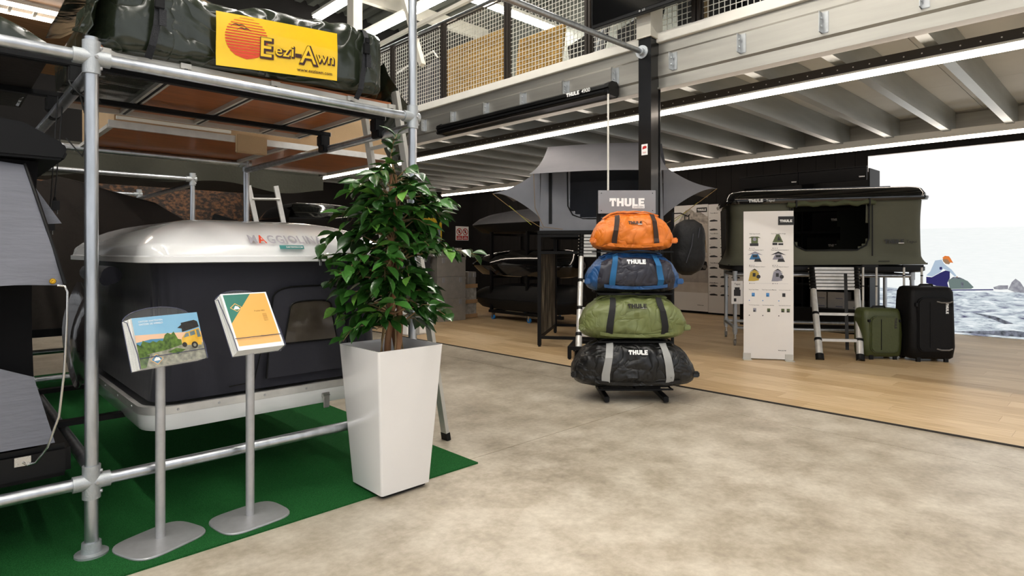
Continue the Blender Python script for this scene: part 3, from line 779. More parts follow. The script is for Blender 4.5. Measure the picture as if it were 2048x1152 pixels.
# ---------------------------------------------------------------- brochure stands
mat('edge_tint', '#4a4c66', .15, var=.05)
def plate(parent, x, y, deg, name='base_plate'):
    m = MB(fr(x, y, .009, deg)); pts = []
    for i in range(36):
        t = 2*PI*i/36; c, s = math.cos(t), math.sin(t)
        pts.append((.155*math.copysign(abs(c)**.45, c), .125*math.copysign(abs(s)**.62, s)))
    m.loft([[(a*k, b*k, z) for a, b in pts] for k, z in ((1, 0), (1, .004), (.985, .008), (.3, .013), (.1, .016))])
    return m.build(name, 'satin_steel', parent, smooth=30)
def stand(label, x, y, deg, hz, w, hgt, tilt, paperlabel, group, kind):
    t = thing('brochure_stand', label, 'brochure stand', (x, y, .009), deg)
    plate(t, x, y, deg)
    MB().cyl((x, y, .02), (x, y, hz+.02), .0185, n=20).build('pole', 'satin_steel', t)
    # holder frame: origin at the lower front edge middle; local x right, local y up the sheet, local z towards the viewer
    T = fr(x, y, hz+.01, deg) @ Matrix.Rotation(math.radians(90-tilt), 4, 'X') @ Matrix.Translation((.028, -.02, 0))
    D = .055
    m = MB(T); m.prism([(-w/2-.006, 0), (w/2+.006, 0), (w/2+.006, hgt*.98)]+[(w*.52*math.cos(PI*i/14), hgt*.98+.055*math.sin(PI*i/14)) for i in range(1, 14)]+[(-w/2-.006, hgt*.98)], -.004, 0)
    h = m.build('acrylic_back', 'acrylic', t)
    for s in (-1, 1):
      m = MB(T); m.prism([(0, 0), (D, 0), (D, hgt*.28), (D*.5, hgt*.95), (0, hgt*1.02)], -.0015, .0015, Matrix.Translation((s*(w/2+.005), 0, 0)) @ Matrix(((0, 0, 1, 0), (0, 1, 0, 0), (-1, 0, 0, 0), (0, 0, 0, 1))) @ Matrix.Rotation(PI, 4, 'Y'))
      m.build('acrylic_side', 'acrylic', t)
    m = MB(T); m.box(-w/2-.006, w/2+.006, -.003, 0, 0, D); m.prism([(-w/2, 0), (w/2, 0), (w/2, hgt*.2), (-w/2, hgt*.2)], D, D+.003); m.build('acrylic_tray', 'acrylic', t)
    arc = [(-w/2-.006, .0)]+[(-w/2-.006, hgt*.98)]+[(-w*.52*math.cos(PI*i/14), hgt*.98+.055*math.sin(PI*i/14)) for i in range(1, 14)]+[(w/2+.006, hgt*.98), (w/2+.006, 0)]
    m = MB(T); m.tube([(a, b, -.002) for a, b in arc], .0016, 5); m.build('polished_edge', 'edge_tint', t)
    for s in (-1, 1):
        m = MB(T); m.tube([(s*(w/2+.005), b, a) for a, b in ((0, hgt*1.02), (D*.5, hgt*.95), (D, hgt*.28), (D, 0))], .0016, 5); m.build('polished_edge', 'edge_tint', t)
    m = MB(T); m.tube([(-w/2, hgt*.2, D+.003), (w/2, hgt*.2, D+.003)], .0016, 5); m.build('polished_edge', 'edge_tint', t)
    # the leaflets themselves
    N = 14; proto = None
    for i in range(N):
        z = .003+(D-.008)*i/(N-1)
        TT = T @ Matrix.Translation((random.uniform(-.002, .002)-.001*(N-i)*.4, .001, z)) @ Matrix.Rotation(random.uniform(-.006, .006), 4, 'Z')
        if proto is None:
            m = MB(); m.grid(lambda u, v: ((u-.5)*w, hgt*v, .0), 2, 2)
            proto = m.build('brochure', 'paper_white', None, thick=.0024)
            pm = proto; 
        else: pm = proto.copy(); COL.objects.link(pm)
        pm.matrix_basis = TT @ Matrix.Translation((0, hgt/2, 0))
        lab = paperlabel[0] if i == N-1 else paperlabel[1]
        tag(pm, lab, 'brochure', group)
    top = T @ Matrix.Translation((0, .001, D-.003))
    return t, T, top, pm
# recentre helper: meshes built without a parent keep the origin at their own base centre
_old = MB.build
s1, T1, top1, b1 = stand('grey metal brochure stand holding landscape camping brochures', .678, 2.805, 20, .735, .285, .205, 18,
    ('uppermost landscape brochure with yellow off-road van on the cover', 'landscape brochure in the stack under the van cover'), 'landscape brochures in the first stand', 0)
s2, T2, top2, b2 = stand('grey metal brochure stand holding upright price lists', 1.026, 2.765, 7, .75, .215, .29, 35,
    ('uppermost upright price list with teal corner and yellow cover', 'upright price list in the stack under the yellow cover'), 'upright price lists in the second stand', 1)
# printed covers (flat print)
for nm, c1, c2, vs_ in (('print_sky', '#7fb8dc', '#9fcbe4', 3), ('print_peach', '#f0c8a8', '#eabf9c', 3), ('print_sea', '#3f7fa8', '#5d97b8', 20), ('print_bush', '#27401c', '#6a8a3a', 60), ('print_rock', '#6f7168', '#b3b09c', 50), ('print_van', '#d8a226', '#ecc050', 20), ('print_dark', '#1d1f22', '#3a3430', 40), ('print_glass', '#4d5f66', '#86989c', 20), ('print_orange', '#efb45c', '#f2bb68', 4), ('print_teal', '#2f7568', '#35806f', 4), ('print_text', '#7a5a2a', '#8a6632', 4), ('print_white', '#f5f5f5', '#ffffff', 4)):
    mat(nm, c1, .35, col2=c2, vscale=vs_, coat=.3)
def inv_world(o): 
    return o.matrix_basis
def cover(parent, top, w, h, items, name):
    names = []; m = MB(top)
    for i, (mt, poly) in enumerate(items):
        if mt not in names: names.append(mt)
        m.k = names.index(mt); z = .0006+.00012*i
        if isinstance(poly, tuple):
            s, ww, x, y, bold = poly; vs, fs = text_geo(s, 1, bold, 'CENTER', 0, ww); m.add([(x+a, y+b, z) for a, b, c in vs], fs)
        else: m.add([(a-w/2, b, z) for a, b in poly], [tuple(range(len(poly)))])
    return m.build(name, names, parent)
w, h = .285, .205
bush = [(0, .075)]+[(w*.66*i/14, .1+.022*noise.noise(Vector((i*1.7, 0, 0)))+(.03 if 8 < i < 13 else 0)) for i in range(15)]+[(w*.66, .07), (.1, .055), (0, .05)]
it = [('print_peach', [(0, 0), (w, 0), (w, h), (0, h)]), ('print_sky', [(0, .135), (w, .12), (w, h), (0, h)]), ('print_sea', [(0, .088), (.12, .088), (.12, .108), (.06, .112), (0, .104)]), ('print_bush', bush),
      ('print_rock', [(0, 0), (w, 0), (w, .07), (.2, .075), (.12, .06), (0, .05)]), ('print_bush', [(.0, .0), (.02, .0), (.045, .05), (.0, .06)]), ('print_bush', [(.12, .05), (.16, .035), (.2, .05), (.16, .062)]),
      ('print_van', [(.188, .07), (.275, .06), (.285, .09), (.278, .135), (.215, .122), (.192, .1)]), ('print_glass', [(.2, .1), (.226, .104), (.226, .12), (.212, .117)]), ('print_glass', [(.232, .104), (.256, .108), (.255, .126), (.231, .121)]), ('print_glass', [(.264, .095), (.28, .095), (.275, .13), (.263, .127)]),
      ('print_dark', [(.198, .125), (.28, .14), (.276, .165), (.262, .172), (.2, .165)]), ('print_dark', [(.18, .145), (.2, .14), (.202, .158)]), ('print_dark', circ(.198, .07, .011, 14)), ('print_dark', circ(.243, .063, .015, 16)), ('print_rock', circ(.243, .063, .007, 12)),
      ('print_orange', [(.04, .028), (.068, .05), (.096, .028), (.068, .006)]), ('print_sea', [(.044, .028), (.068, .047), (.092, .028), (.068, .009)]), ('print_white', [(.055, .022), (.083, .022), (.078, .034), (.066, .037), (.058, .03)]),
      ('print_white', ('ONTDEK DAKTENTEN', .1, -.07, h-.018, .01)), ('print_white', ('ONTDEK DE WERELD', .1, -.07, h-.030, .01))]
cover(b1, top1, w, h, it, 'cover_print')
w, h = .215, .29
it = [('print_white', [(0, 0), (w, 0), (w, h), (0, h)]), ('print_orange', [(.008, .02), (w-.008, .02), (w-.008, h-.006), (.008, h-.006)]), ('print_teal', [(.008, .135), (.135, h-.006), (.008, h-.006)]),
      ('print_orange', [(.022, .215), (.05, .238), (.078, .215), (.05, .192)]), ('print_teal', [(.027, .215), (.05, .234), (.073, .215), (.05, .196)]), ('print_white', [(.036, .206), (.066, .206), (.06, .22), (.048, .224)]),
      ('print_text', ('Prijslijst 2021', .05, .045, .19, .0)), ('print_text', ('Daktenten.com', .06, .045, .06, .01))]
for k in range(7): it.append(('print_text', [(.16, .172-.006*k), (.18, .172-.006*k), (.18, .173-.006*k), (.16, .173-.006*k)]))
cover(b2, top2, w, h, it, 'cover_print')

# ---------------------------------------------------------------- planter and ficus
pl = thing('planter', 'tall tapered glossy white square planter on the carpet edge', 'planter', (1.70, 2.665, .008))
mat('planter_white', '#e6e3e1', .12, coat=.5, var=.01)
mat('soil', '#2e2620', .95, bump=.6, bscale=60)
def sq(k, z, r=.012): return [(1.70+p[0], 2.67+p[1], z) for p in rrect(k, k, r, 3)]
MB().loft([sq(.139, .02), sq(.142, .022), sq(.191, .728), sq(.191, .730), sq(.183, .730), sq(.180, .70), sq(.176, .62)], True).build('pot', 'planter_white', pl, smooth=30)
MB().loft([sq(.128, .0085), sq(.128, .02)]).build('foot_plinth', 'black_plastic', pl)
for v in range(1): MB().loft([sq(.174, .60), sq(.176, .635)]).build('soil', 'soil', pl)
ft = thing('ficus_tree', 'leafy green ficus tree growing in the white planter', 'plant', (1.70, 2.67, .63))
mat('bark', '#7a5438', .85, vscale=14, col2='#a87c58', stretch=(1, 1, .4), bump=.6, bscale=40)
mat('twig', '#8c7450', .8)
mat('leaf_a', '#29501c', .3, var=.2, vscale=12, coat=.2); mat('leaf_b', '#3a6b28', .32, var=.2, vscale=12, coat=.2); mat('leaf_c', '#1d4115', .3, var=.2, vscale=12, coat=.2); mat('leaf_d', '#5d8c36', .4, var=.2, vscale=12)
rnd = random.Random(21)
CX, CY = 1.70, 2.67
trunks = []
for i in range(3):
    ph = i*2.1; pts = []
    for j in range(16):
        u = j/15; z = .62+.98*u; rr = .035*(1-u*.5)
        pts.append(Vector((CX+.02+rr*math.cos(ph+u*6)-.01*u, CY+rr*math.sin(ph+u*6), z)))
    trunks.append(pts)
    MB().tube(pts, [.019*(1-.72*j/15) for j in range(16)], 8).build('trunk', 'bark', ft, smooth=60)
rt = MB()
for k in range(5):
    a = k*1.3+.4; rt.tube([(CX+.07*math.cos(a), CY+.07*math.sin(a), .62), (CX+.055*math.cos(a+.3), CY+.055*math.sin(a+.3), .75), (CX+.03*math.cos(a+.6), CY+.03*math.sin(a+.6), .9)], .004, 6)
rt.build('aerial_root', 'twig', ft)
RV = Vector((.7213, -.6926, 0)); FV = Vector((.6926, .7213, 0)); UP = Vector((0, 0, 1))
def prof_r(z, side):                                # half width of the crown by height
    P = ([(.80, .12), (.955, .28), (1.06, .31), (1.21, .36), (1.34, .30), (1.47, .30), (1.62, .20), (1.7, .07), (1.82, .03)], [(.80, .10), (.955, .31), (1.06, .14), (1.21, .25), (1.34, .23), (1.47, .29), (1.62, .24), (1.7, .07), (1.82, .03)])[side]
    for (a, b), (c, d) in zip(P, P[1:]):
        if a <= z <= c: return b+(d-b)*(z-a)/(c-a)
    return .05
tw = MB(); leaves = []
NB = 120
for i in range(NB):
    z0 = .84+.74*((i+rnd.random())/NB); az = i*2.399+rnd.uniform(-.3, .3)
    fc = .5+.5*math.cos(az); R = (prof_r(min(1.8, z0+.05), 0)*(1-fc)+prof_r(min(1.8, z0+.05), 1)*fc)*rnd.uniform(.5, 1.08)
    if i == 58: az = .05; R = .40
    j = min(15, max(0, int((z0-.62)/.98*15))); p0 = trunks[i % 3][j].copy()
    d = (RV*math.cos(az)+FV*math.sin(az)*.85).normalized(); up = rnd.uniform(.02, .16)
    pts = []
    for k in range(7):
        u = k/6; pts.append(p0+d*(R*u)+UP*(up*math.sin(u*1.9)*1.0-.10*u*u*rnd.uniform(.6, 1.1)+.03*u)+Vector((rnd.uniform(-1, 1), rnd.uniform(-1, 1), rnd.uniform(-1, 1)))*.008)
    tw.tube(pts, [.0045*(1-.7*k/6) for k in range(7)], 5)
    nl = int(5+R*21)
    for q in range(nl):
        u = .38+.62*(q+rnd.random())/nl; k = min(5, int(u*6)); s = u*6-k; p = pts[k].lerp(pts[k+1], s)
        side = 1 if q % 2 else -1
        lat = d.cross(UP)*side
        ld_ = (d*rnd.uniform(.3, .9)+lat*rnd.uniform(.3, 1.1)+UP*rnd.uniform(-.75, .25)).normalized()
        leaves.append((p, ld_, rnd.uniform(.072, .125)))
# top leader
pts = [trunks[0][15]+Vector((0, 0, -.02)), Vector((CX+.0, CY, 1.68)), Vector((CX+.01, CY, 1.76)), Vector((CX+.03, CY-.01, 1.81))]
tw.tube(pts, [.006, .005, .004, .002], 5)
for q in range(14):
    u = q/13; k = min(2, int(u*3)); p = pts[k].lerp(pts[k+1], u*3-k); a = q*2.4
    leaves.append((p, (RV*math.cos(a)+FV*math.sin(a)+UP*rnd.uniform(0, .9)).normalized(), rnd.uniform(.06, .1)))
to = tw.build('twig', 'twig', ft, smooth=60); to['kind'] = 'stuff'
def leaf_mesh(mb, M):
    L = [(0, .0), (.12, .13), (.3, .24), (.5, .26), (.7, .19), (.86, .08), (1, 0)]
    vs = []; 
    for u, w_ in L:
        z = -.16*u*u
        vs += [(u, -w_, z+.45*w_), (u, 0, z), (u, w_, z+.45*w_)]
    fs = []
    for i in range(len(L)-1):
        a = i*3; b = a+3; fs += [(a, b, b+1, a+1), (a+1, b+1, b+2, a+2)]
    mb.add(vs, fs, M)
def leaf_M(p, d, s):
    x = d.normalized(); y = UP.cross(x)
    if y.length < .05: y = RV.copy()
    y.normalize(); z = x.cross(y)
    T = Matrix((x, y, z)).transposed().to_4x4(); T = T @ Matrix.Rotation(rnd.uniform(-.6, .6), 4, 'X'); T = T @ Matrix.Scale(s, 4); T.translation = p
    return T
leaves.sort(key=lambda t: t[0].dot(FV)-t[2]*2)
protos = []
for mt in ('leaf_a', 'leaf_b', 'leaf_c', 'leaf_d'):
    me_mb = MB(ft.matrix_basis); leaf_mesh(me_mb, Matrix()); o = me_mb.build('leaf', mt, ft, smooth=60); protos.append(o)
rest = [MB(), MB(), MB()]
wts = [0, 0, 0, 1, 1, 1, 2, 2, 2, 3]
inv = ft.matrix_basis.inverted()
used = [False]*4
for i, (p, d, s) in enumerate(leaves):
    T = leaf_M(p, d, s); k = wts[rnd.randrange(10)]
    if i < 298:
        if not used[k]: o = protos[k]; used[k] = True
        else: o = protos[k].copy(); COL.objects.link(o); o.parent = ft
        o.matrix_basis = inv @ T
    else: leaf_mesh(rest[min(k, 2)], T)
for k, mt in enumerate(('leaf_a', 'leaf_b', 'leaf_c')):
    o = rest[k].build('leaf', mt, ft, smooth=60); o['kind'] = 'stuff'

# ================================================================ middle: duffel stand, grey tent, roof boxes, crates
mat('orange_tarp', '#d8731a', .42, var=.10, vscale=8, bump=.8, bscale=7, coat=.12, dist=.025, crease=True)
mat('orange_dark', '#b4520f', .5); mat('navy_tarp', '#23232f', .42, var=.12, vscale=8, bump=.8, bscale=7, coat=.12, dist=.025, crease=True)
mat('blue_tarp', '#17497c', .42, var=.12, vscale=8, bump=.8, bscale=7, coat=.12, dist=.025, crease=True)
mat('green_tarp', '#6c7444', .42, var=.10, vscale=8, bump=.8, bscale=7, coat=.12, dist=.025, crease=True)
mat('black_tarp', '#131314', .36, var=.2, vscale=8, bump=.9, bscale=7, coat=.12, dist=.03, spec=.4, crease=True)
mat('brown_web', '#33221c', .7); mat('blue_web', '#135b8c', .7); mat('black_web', '#0c0c0d', .7); mat('grey_web', '#9a9a98', .6)
mat('logo_black', '#17130f', .4); mat('logo_white', '#f2f2f0', .5, var=.01); mat('logo_gloss', '#2b2722', .2, .5)
mat('sign_grey', '#86868a', .45, var=.04); mat('tent_grey', '#7f8189', .8, bump=.2, bscale=10, var=.05)
mat('mesh_black', '#030303', .9, spec=.1, var=.2); mat('gloss_black', '#060607', .08, coat=.6); mat('matte_black', '#0e0e0f', .5, spec=.3, var=.12, bump=.1, bscale=300)
mat('box_grey', '#606166', .45, var=.05, bump=.1, bscale=300)
mat('crate_alu', '#b3aea7', .36, .6, var=.1, vscale=8, bump=.08, bscale=120); mat('crate_dark', '#2c2d30', .6)
mat('crate_wood', '#9a7a58', .7, var=.12); mat('film', '#b9b4ac', .12, .4, var=.3, vscale=14, bump=.6, bscale=20)
mat('sign_red', '#b81f1d', .5, var=.02); mat('sign_green', '#0e4a2c', .5); mat('caster_blue', '#1a6fb4', .45)
mat('straw', '#a5813c', .85, vscale=30, col2='#d2ab62', bump=.8, bscale=120); mat('brown_bag', '#5b4a2c', .8)
mat('cord_tan', '#8a7048', .7); mat('cord_lime', '#a9b03a', .7)

DX, DY, DDEG = 4.142, 2.886, -43.84
DM = fr(DX, DY, 0, DDEG)
ds = thing('duffel_stand', 'black steel display stand with grey lettered header holding four duffels', 'display stand', (DX, DY, 0), DDEG)
for x in (-.235, .235):
    MB(DM).box(x-.02, x+.02, -.17, .36, .012, .055).build('foot', 'black_steel', ds, bevel=.004)
    MB(DM).bar((x, .30, .055), (x, .30, 1.62), .035, .035).build('upright', 'black_steel', ds)
MB(DM).box(-.235, .235, .02, .06, .06, .10).build('cross_bar', 'black_steel', ds)
SH = [.105, .485, .868, 1.205]
for z in SH:
    m = MB(DM)
    for y in (-.12, -.02, .08, .18): m.cyl((-.30, y, z), (.30, y, z), .006, n=8)
    for x in (-.29, 0, .29): m.bar((x, -.13, z), (x, .30, z), .01, .01)
    m.bar((-.30, -.13, z+.0), (.30, -.13, z+.0), .012, .012)
    m.build('shelf', 'black_steel', ds)
hd = MB(DM).box(-.247, .247, .235, .255, 1.535, 1.735).build('header_sign', 'sign_grey', ds, bevel=.002)
MT = DM @ at(0, .234, 1.632, FACE_Y)
m = MB(); thule(m, .30, MT); m.build('header_lettering', 'logo_white', hd)
m = MB(); m.prism([(.045, -.052), (.15, -.052), (.15, -.030), (.045, -.030)], .0005, .0022, MT); m.build('header_strip', 'logo_white', hd)
m = MB(); put_text(m, 'SWEDEN', .085, MT @ Matrix.Translation((.098, -.041, .0024)), .02); m.build('header_small_text', 'sign_grey', hd)
b = MB(DM)
for x in (-.22, .22):
    for z in (1.56, 1.71): bolt(b, (x, .235, z), (0, -1, 0), .005, .002)
b.build('screw', 'black_steel', hd)
def duffel(label, zb, L, h, dp, yc, body, panel, web, logo, straplook):
    t = thing('duffel_bag', label, 'bag', tuple(DM @ Vector((0, yc, zb))), DDEG, group='duffels on the display stand')
    a = L/2
    def sec(u, ang, lift=0., amp=1.):
        x = -a+L*u; e = abs(2*u-1)
        k = (1-e**4.5)**.5 if e < 1 else 0
        kk = .30+.70*k
        hz = h*.5*kk; hy = dp*.5*kk
        c, s = math.cos(ang), math.sin(ang)
        y = yc+hy*math.copysign(abs(c)**.72, c); z = zb+h*.5*(.90+.10*k)-.0+hz*math.copysign(abs(s)**.66, s)-(h*.5*(1-kk))*.35
        if z < zb: z = zb
        q_ = (z-zb)/h; x *= 1-.30*max(0., q_-.38)-.10*max(0., .25-q_)
        q1 = noise.noise(Vector((x*5+zb*7, y*6, z*11))); q2 = noise.noise(Vector((x*15, y*14, z*22+zb*3)))
        w = .038*(.45-abs(q1))+.022*(.4-abs(q2))+.004*noise.noise(Vector((x*40, y*40, z*40)))-.012
        return Vector((x, y-w*amp*(1 if c < 0 else -1), z+w*.6*amp*(1 if s > 0 else 0)+lift))
    NU, NV = 64, 40
    m = MB(DM); m.k = 0
    vs = []; fs = []; mi = []
    for i in range(NU):
        for j in range(NV): vs.append(sec(i/(NU-1), 2*PI*j/NV))
    for i in range(NU-1):
        for j in range(NV):
            fs.append((i*NV+j, i*NV+(j+1) % NV, (i+1)*NV+(j+1) % NV, (i+1)*NV+j))
            ang = (j+.5)/NV; u = (i+.5)/NU
            mi.append(1 if (.38 < ang < .80 and .10 < u < .90) else 0)
    m.add(vs, fs); m.mi = mi
    m.add([vs[j] for j in range(NV)], [tuple(range(NV))]); m.add([vs[(NU-1)*NV+j] for j in range(NV)], [tuple(range(NV-1, -1, -1))])
    m.build('body', [body, panel], t, smooth=60)
    def onf(x, ang, d): 
        p = sec((x+a)/L, ang, 0); return p+Vector((0, -d*abs(math.cos(ang)) if math.cos(ang) < 0 else 0, d*max(0, math.sin(ang))+0))
    for sx in (-1, 1):                        # front straps
        x = sx*L*.255; w2 = .022*L/.7
        m = MB(DM); vs = []; n = 9
        for k in range(n):
            ang = PI*(.68+.50*k/(n-1)); 
            for dx in (-w2, w2): vs.append(onf(x+dx, ang, .016))
        m.add(vs, [(2*k, 2*k+1, 2*k+3, 2*k+2) for k in range(n-1)]); m.build('strap', web, t, thick=.003)
        bb = MB(DM); q = onf(x-sx*-.035, PI*1.16, .004); bolt(bb, q, (0, -1, 0), .008, .005); bb.build('rivet', 'rod_steel' if straplook != 'dark' else 'black_plastic', t)
        # end tab
        q = sec(.5+sx*.49, PI*1.06); m = MB(DM); m.box(q.x-.03, q.x+.03, q.y-.03, q.y+.02, q.z-.025, q.z+.02); m.build('end_tab', body, t, bevel=.008)
    # carry handle sagging along the front, seam above it
    m = MB(DM); pts = [onf(-L*.34+L*.68*k/12, PI*(1.17+.05*math.sin(PI*k/12)), .02) for k in range(13)]
    vs = []
    for p in pts: vs += [p+Vector((0, 0, -.013)), p+Vector((0, -.004, .013))]
    m.add(vs, [(2*k, 2*k+2, 2*k+3, 2*k+1) for k in range(12)]); m.build('carry_handle', body, t, thick=.004)
    m = MB(DM); pts = [onf(-L*.36+L*.72*k/14, PI*.60, .004) for k in range(15)]; m.tube(pts, .004, 6); m.build('lid_seam', body, t)
    # shoulder straps folded over the top
    m = MB(DM)
    for off, zl in ((0, .018), (.05, .010)):
        pts = [sec(.08+.80*k/16, PI*(.55-.02*off*10), .0)+Vector((0, off, zl+.012*math.sin(PI*k/16))) for k in range(17)]
        vs = []
        for p in pts: vs += [p+Vector((0, -.022, -.004)), p+Vector((0, .022, .004))]
        m.add(vs, [(2*k, 2*k+2, 2*k+3, 2*k+1) for k in range(16)])
    m.build('shoulder_strap', body, t, thick=.008)
    # lettering
    ph = PI*.86; c0 = onf(0, ph, .012); R_, W_ = heavy('THULE'); lw = .135*L/.8 if L < .75 else .15; k_ = lw/W_
    m = MB(DM)
    for p in R_:
        vs = []
        for aa, bb_ in p:
            x = (aa-W_/2)*k_; z = c0.z+(bb_-.5)*k_*1.0
            vs.append(Vector((x, c0.y-.004+.25*(z-c0.z), z)))
        m.add(vs, [tuple(range(len(vs)))])
    m.build('lettering', logo, t, thick=.002)
    m = MB(DM); m.box(c0.x+lw*.18, c0.x+lw*.5, c0.y-.009, c0.y-.0065, c0.z-lw*.13, c0.z-lw*.08); m.build('lettering_tag', 'paper_white', t)
    return t
duffel('large black duffel with grey straps on the bottom shelf of the stand', SH[0]+.008, .99, .375, .50, .03, 'black_tarp', 'black_tarp', 'grey_web', 'logo_white', 'web')
duffel('olive green duffel with black straps on the second shelf from the bottom', SH[1]+.008, .86, .355, .46, .04, 'green_tarp', 'green_tarp', 'black_web', 'logo_gloss', 'dark')
duffel('blue and navy duffel below the orange one', SH[2]+.008, .755, .315, .42, .05, 'blue_tarp', 'navy_tarp', 'blue_web', 'logo_white', 'lite')
duffel('bright orange duffel on the top shelf of the stand', SH[3]+.008, .66, .295, .38, .06, 'orange_tarp', 'orange_tarp', 'brown_web', 'logo_black', 'dark')
# black backpack hanging on its own stand behind the duffels
bp = thing('backpack', 'tall black travel pack hanging behind the orange duffel', 'bag', (5.30, 3.06, .97), DDEG)
BM = fr(5.30, 3.06, .98, DDEG)
rings = []
for j in range(13):
    v = j/12; k = (1-abs(2*v-1)**3.2)**.5; kk = .28+.72*k
    rings.append([(.165*kk*math.copysign(abs(math.cos(2*PI*i/20))**.75, math.cos(2*PI*i/20))+.02*v+wr((i, v*3, 0), .7, .012), .11*kk*math.sin(2*PI*i/20)+wr((i*.3, v*5, 2), 1, .015), .54*v) for i in range(20)])
MB(BM).loft(rings).build('body', mat('pack_black', '#0a0a0b', .6, spec=.3, bump=.4, bscale=18, dist=.02), bp, smooth=60)
m = MB(BM); m.tube([(.03, -.115, .40), (.01, -.125, .28), (-.04, -.12, .12)], .004, 6); m.tube([(.10, -.09, .46), (.08, -.1, .36)], .004, 6); m.build('zip', 'dark_grey_canvas', bp)
m = MB(BM); m.tube([(-.02, 0, .53), (-.02, 0, .575), (.02, 0, .575), (.02, 0, .53)], .006, 6); m.build('haul_loop', 'black_web', bp)
m = MB(BM); m.bar((.175, -.02, .34), (.183, -.02, .22), .012, .003); m.build('strap_tail', 'cord_tan', bp)
bs = thing('bag_stand', 'slim black post holding the black travel pack', 'stand', (5.24, 3.22, .012))
MB().cyl((5.27, 3.20, .02), (5.27, 3.20, 1.60), .016, n=10).build('post', 'black_steel', bs)
MB().box(5.10, 5.44, 3.10, 3.40, .012, .022).build('base', 'black_steel', bs, bevel=.003)
m = MB(); m.tube([(5.27, 3.20, 1.585), (5.29, 3.12, 1.585), (5.30, 3.05, 1.552), (5.305, 3.03, 1.57)], .006, 6); m.build('hook', 'black_steel', bs)

# telescopic ladder builder
def tele(label, A, B, TA, TB, lad, folded, joints):
    t = thing('telescopic_ladder', label, 'ladder', tuple((Vector(A)+Vector(B))/2))
    A, B, TA, TB = Vector(A), Vector(B), Vector(TA), Vector(TB)
    for p, q in ((A, TA), (B, TB)):
        js = [0]+joints+[folded]
        for k, (u, v) in enumerate(zip(js, js[1:])):
            MB().cyl(p.lerp(q, u), p.lerp(q, v), .037-.0025*k, n=16).build('rail_tube', 'alu', t)
            if k: MB().cyl(p.lerp(q, u-.012), p.lerp(q, u+.012), .043-.002*k, n=16).build('collar', 'black_plastic', t)
        MB().cyl(p.lerp(q, .0), p.lerp(q, .055), .043, n=16).build('foot', 'black_plastic', t)
        nf = 7
        for k in range(nf):
            u = folded+(1-folded)*k/nf; u2 = folded+(1-folded)*(k+.8)/nf
            MB().cyl(p.lerp(q, u), p.lerp(q, u2), .036-.0015*k, n=14).build('collar', 'black_plastic', t)
            m = MB(); s = 1 if p is B else -1; c = p.lerp(q, (u+u2)/2); d = (B-A).normalized()*s
            m.cyl(c+d*.028, c+d*.042, .007, n=8); m.build('button', 'rod_steel', t)
    nf = 7
    for k in range(nf):
        u = folded+(1-folded)*(k+.4)/nf; a, b_ = A.lerp(TA, u), B.lerp(TB, u); d = (b_-a).normalized()
        MB().bar(a+d*.03, b_-d*.03, .045, .030).build('rung', 'alu', t)
    for u in joints:
        a, b_ = A.lerp(TA, u), B.lerp(TB, u); d = (b_-a).normalized(); MB().bar(a+d*.03, b_-d*.03, .045, .03).build('rung', 'alu', t)
    return t
# grey tent on its black frame
GX, GY, GD = 5.526, 5.254, -56.6
GM = fr(GX, GY, 0, GD)
fm = thing('tent_frame', 'black square-tube display frame with a bark photo panel under the grey tent', 'frame', (GX, GY, .012), GD)
for x in (0, 1.5):
    for y in (0, 1.32):
        o = MB(GM).box(x-.022, x+.022, y-.022, y+.022, .03, 1.43).build('post', 'black_steel', fm); MB(GM).cyl((x, y, .012), (x, y, .03), .018, n=10).build('foot', 'black_plastic', fm)
for z in (.13, 1.20, 1.41):
    for y in (0, 1.32): MB(GM).box(.022, 1.478, y-.018, y+.018, z-.018, z+.018).build('rail', 'black_steel', fm)
    for x in (0, 1.5): MB(GM).box(x-.018, x+.018, .022, 1.298, z-.018, z+.018).build('rail', 'black_steel', fm)
mat('bark_print', '#221d18', .5, vscale=14, col2='#9c917c', stretch=(1, 1, .18), thresh=(.45, .75)); mat('moss_print', '#191c0c', .5, vscale=24, col2='#4d4f20', thresh=(.4, .75))
o = MB(GM).box(-.006, .006, .03, 1.29, .15, 1.18).build('photo_panel', 'bark_print', fm)
m = MB(GM); m.add([(-.0065, .03, .151), (-.0065, 1.28, .151), (-.0065, 1.28, .62), (-.0065, .6, .36), (-.0065, .03, .22)], [(0, 1, 2, 3, 4)]); m.build('moss_print', 'moss_print', o)
gt = thing('roof_tent', 'grey canvas roof tent with spread side awnings on a black frame', 'tent', (GX, GY, 1.43), GD)
MB(GM).box(-.02, 1.54, -.03, 1.38, 1.432, 1.475).build('base', 'black_plastic', gt)
# body: front wall has a big arched opening; side and back walls; roof
def gwall(u, v):
    P = [(0, 0), (1.52, 0), (1.52, 1.35), (0, 1.35)]; t = u*4; k = int(t) % 4; s = t-int(t); a = P[k]; b_ = P[(k+1) % 4]
    x = a[0]+(b_[0]-a[0])*s; y = a[1]+(b_[1]-a[1])*s
    z = 1.475+.80*v; ym = .675
    top = .0+.22*v*v
    return (x+(.76-x)*.03*v+.006*math.sin(s*25), y+.006*math.sin(s*31)+wr((x, y, z), 6, .012), z)
m = MB(GM); m.grid(gwall, 96, 21, True)
def keep_open(mb, pred, base=0):
    M_ = mb.M.inverted(); nf = []; nm = []
    for f, mi in zip(mb.f, mb.mi):
        c = Vector((0, 0, 0))
        for i in f: c += M_ @ mb.v[i]
        c /= len(f)
        if not pred(c): nf.append(f); nm.append(mi)
    mb.f = nf; mb.mi = nm
def gopen(c):
    if c.y > .12: return False
    return .36 < c.x < 1.40 and c.z > 1.62+max(0, .58-c.x)**2*4+max(0, c.x-1.18)**2*4
keep_open(m, gopen); m.build('wall', 'tent_grey', gt, smooth=50)
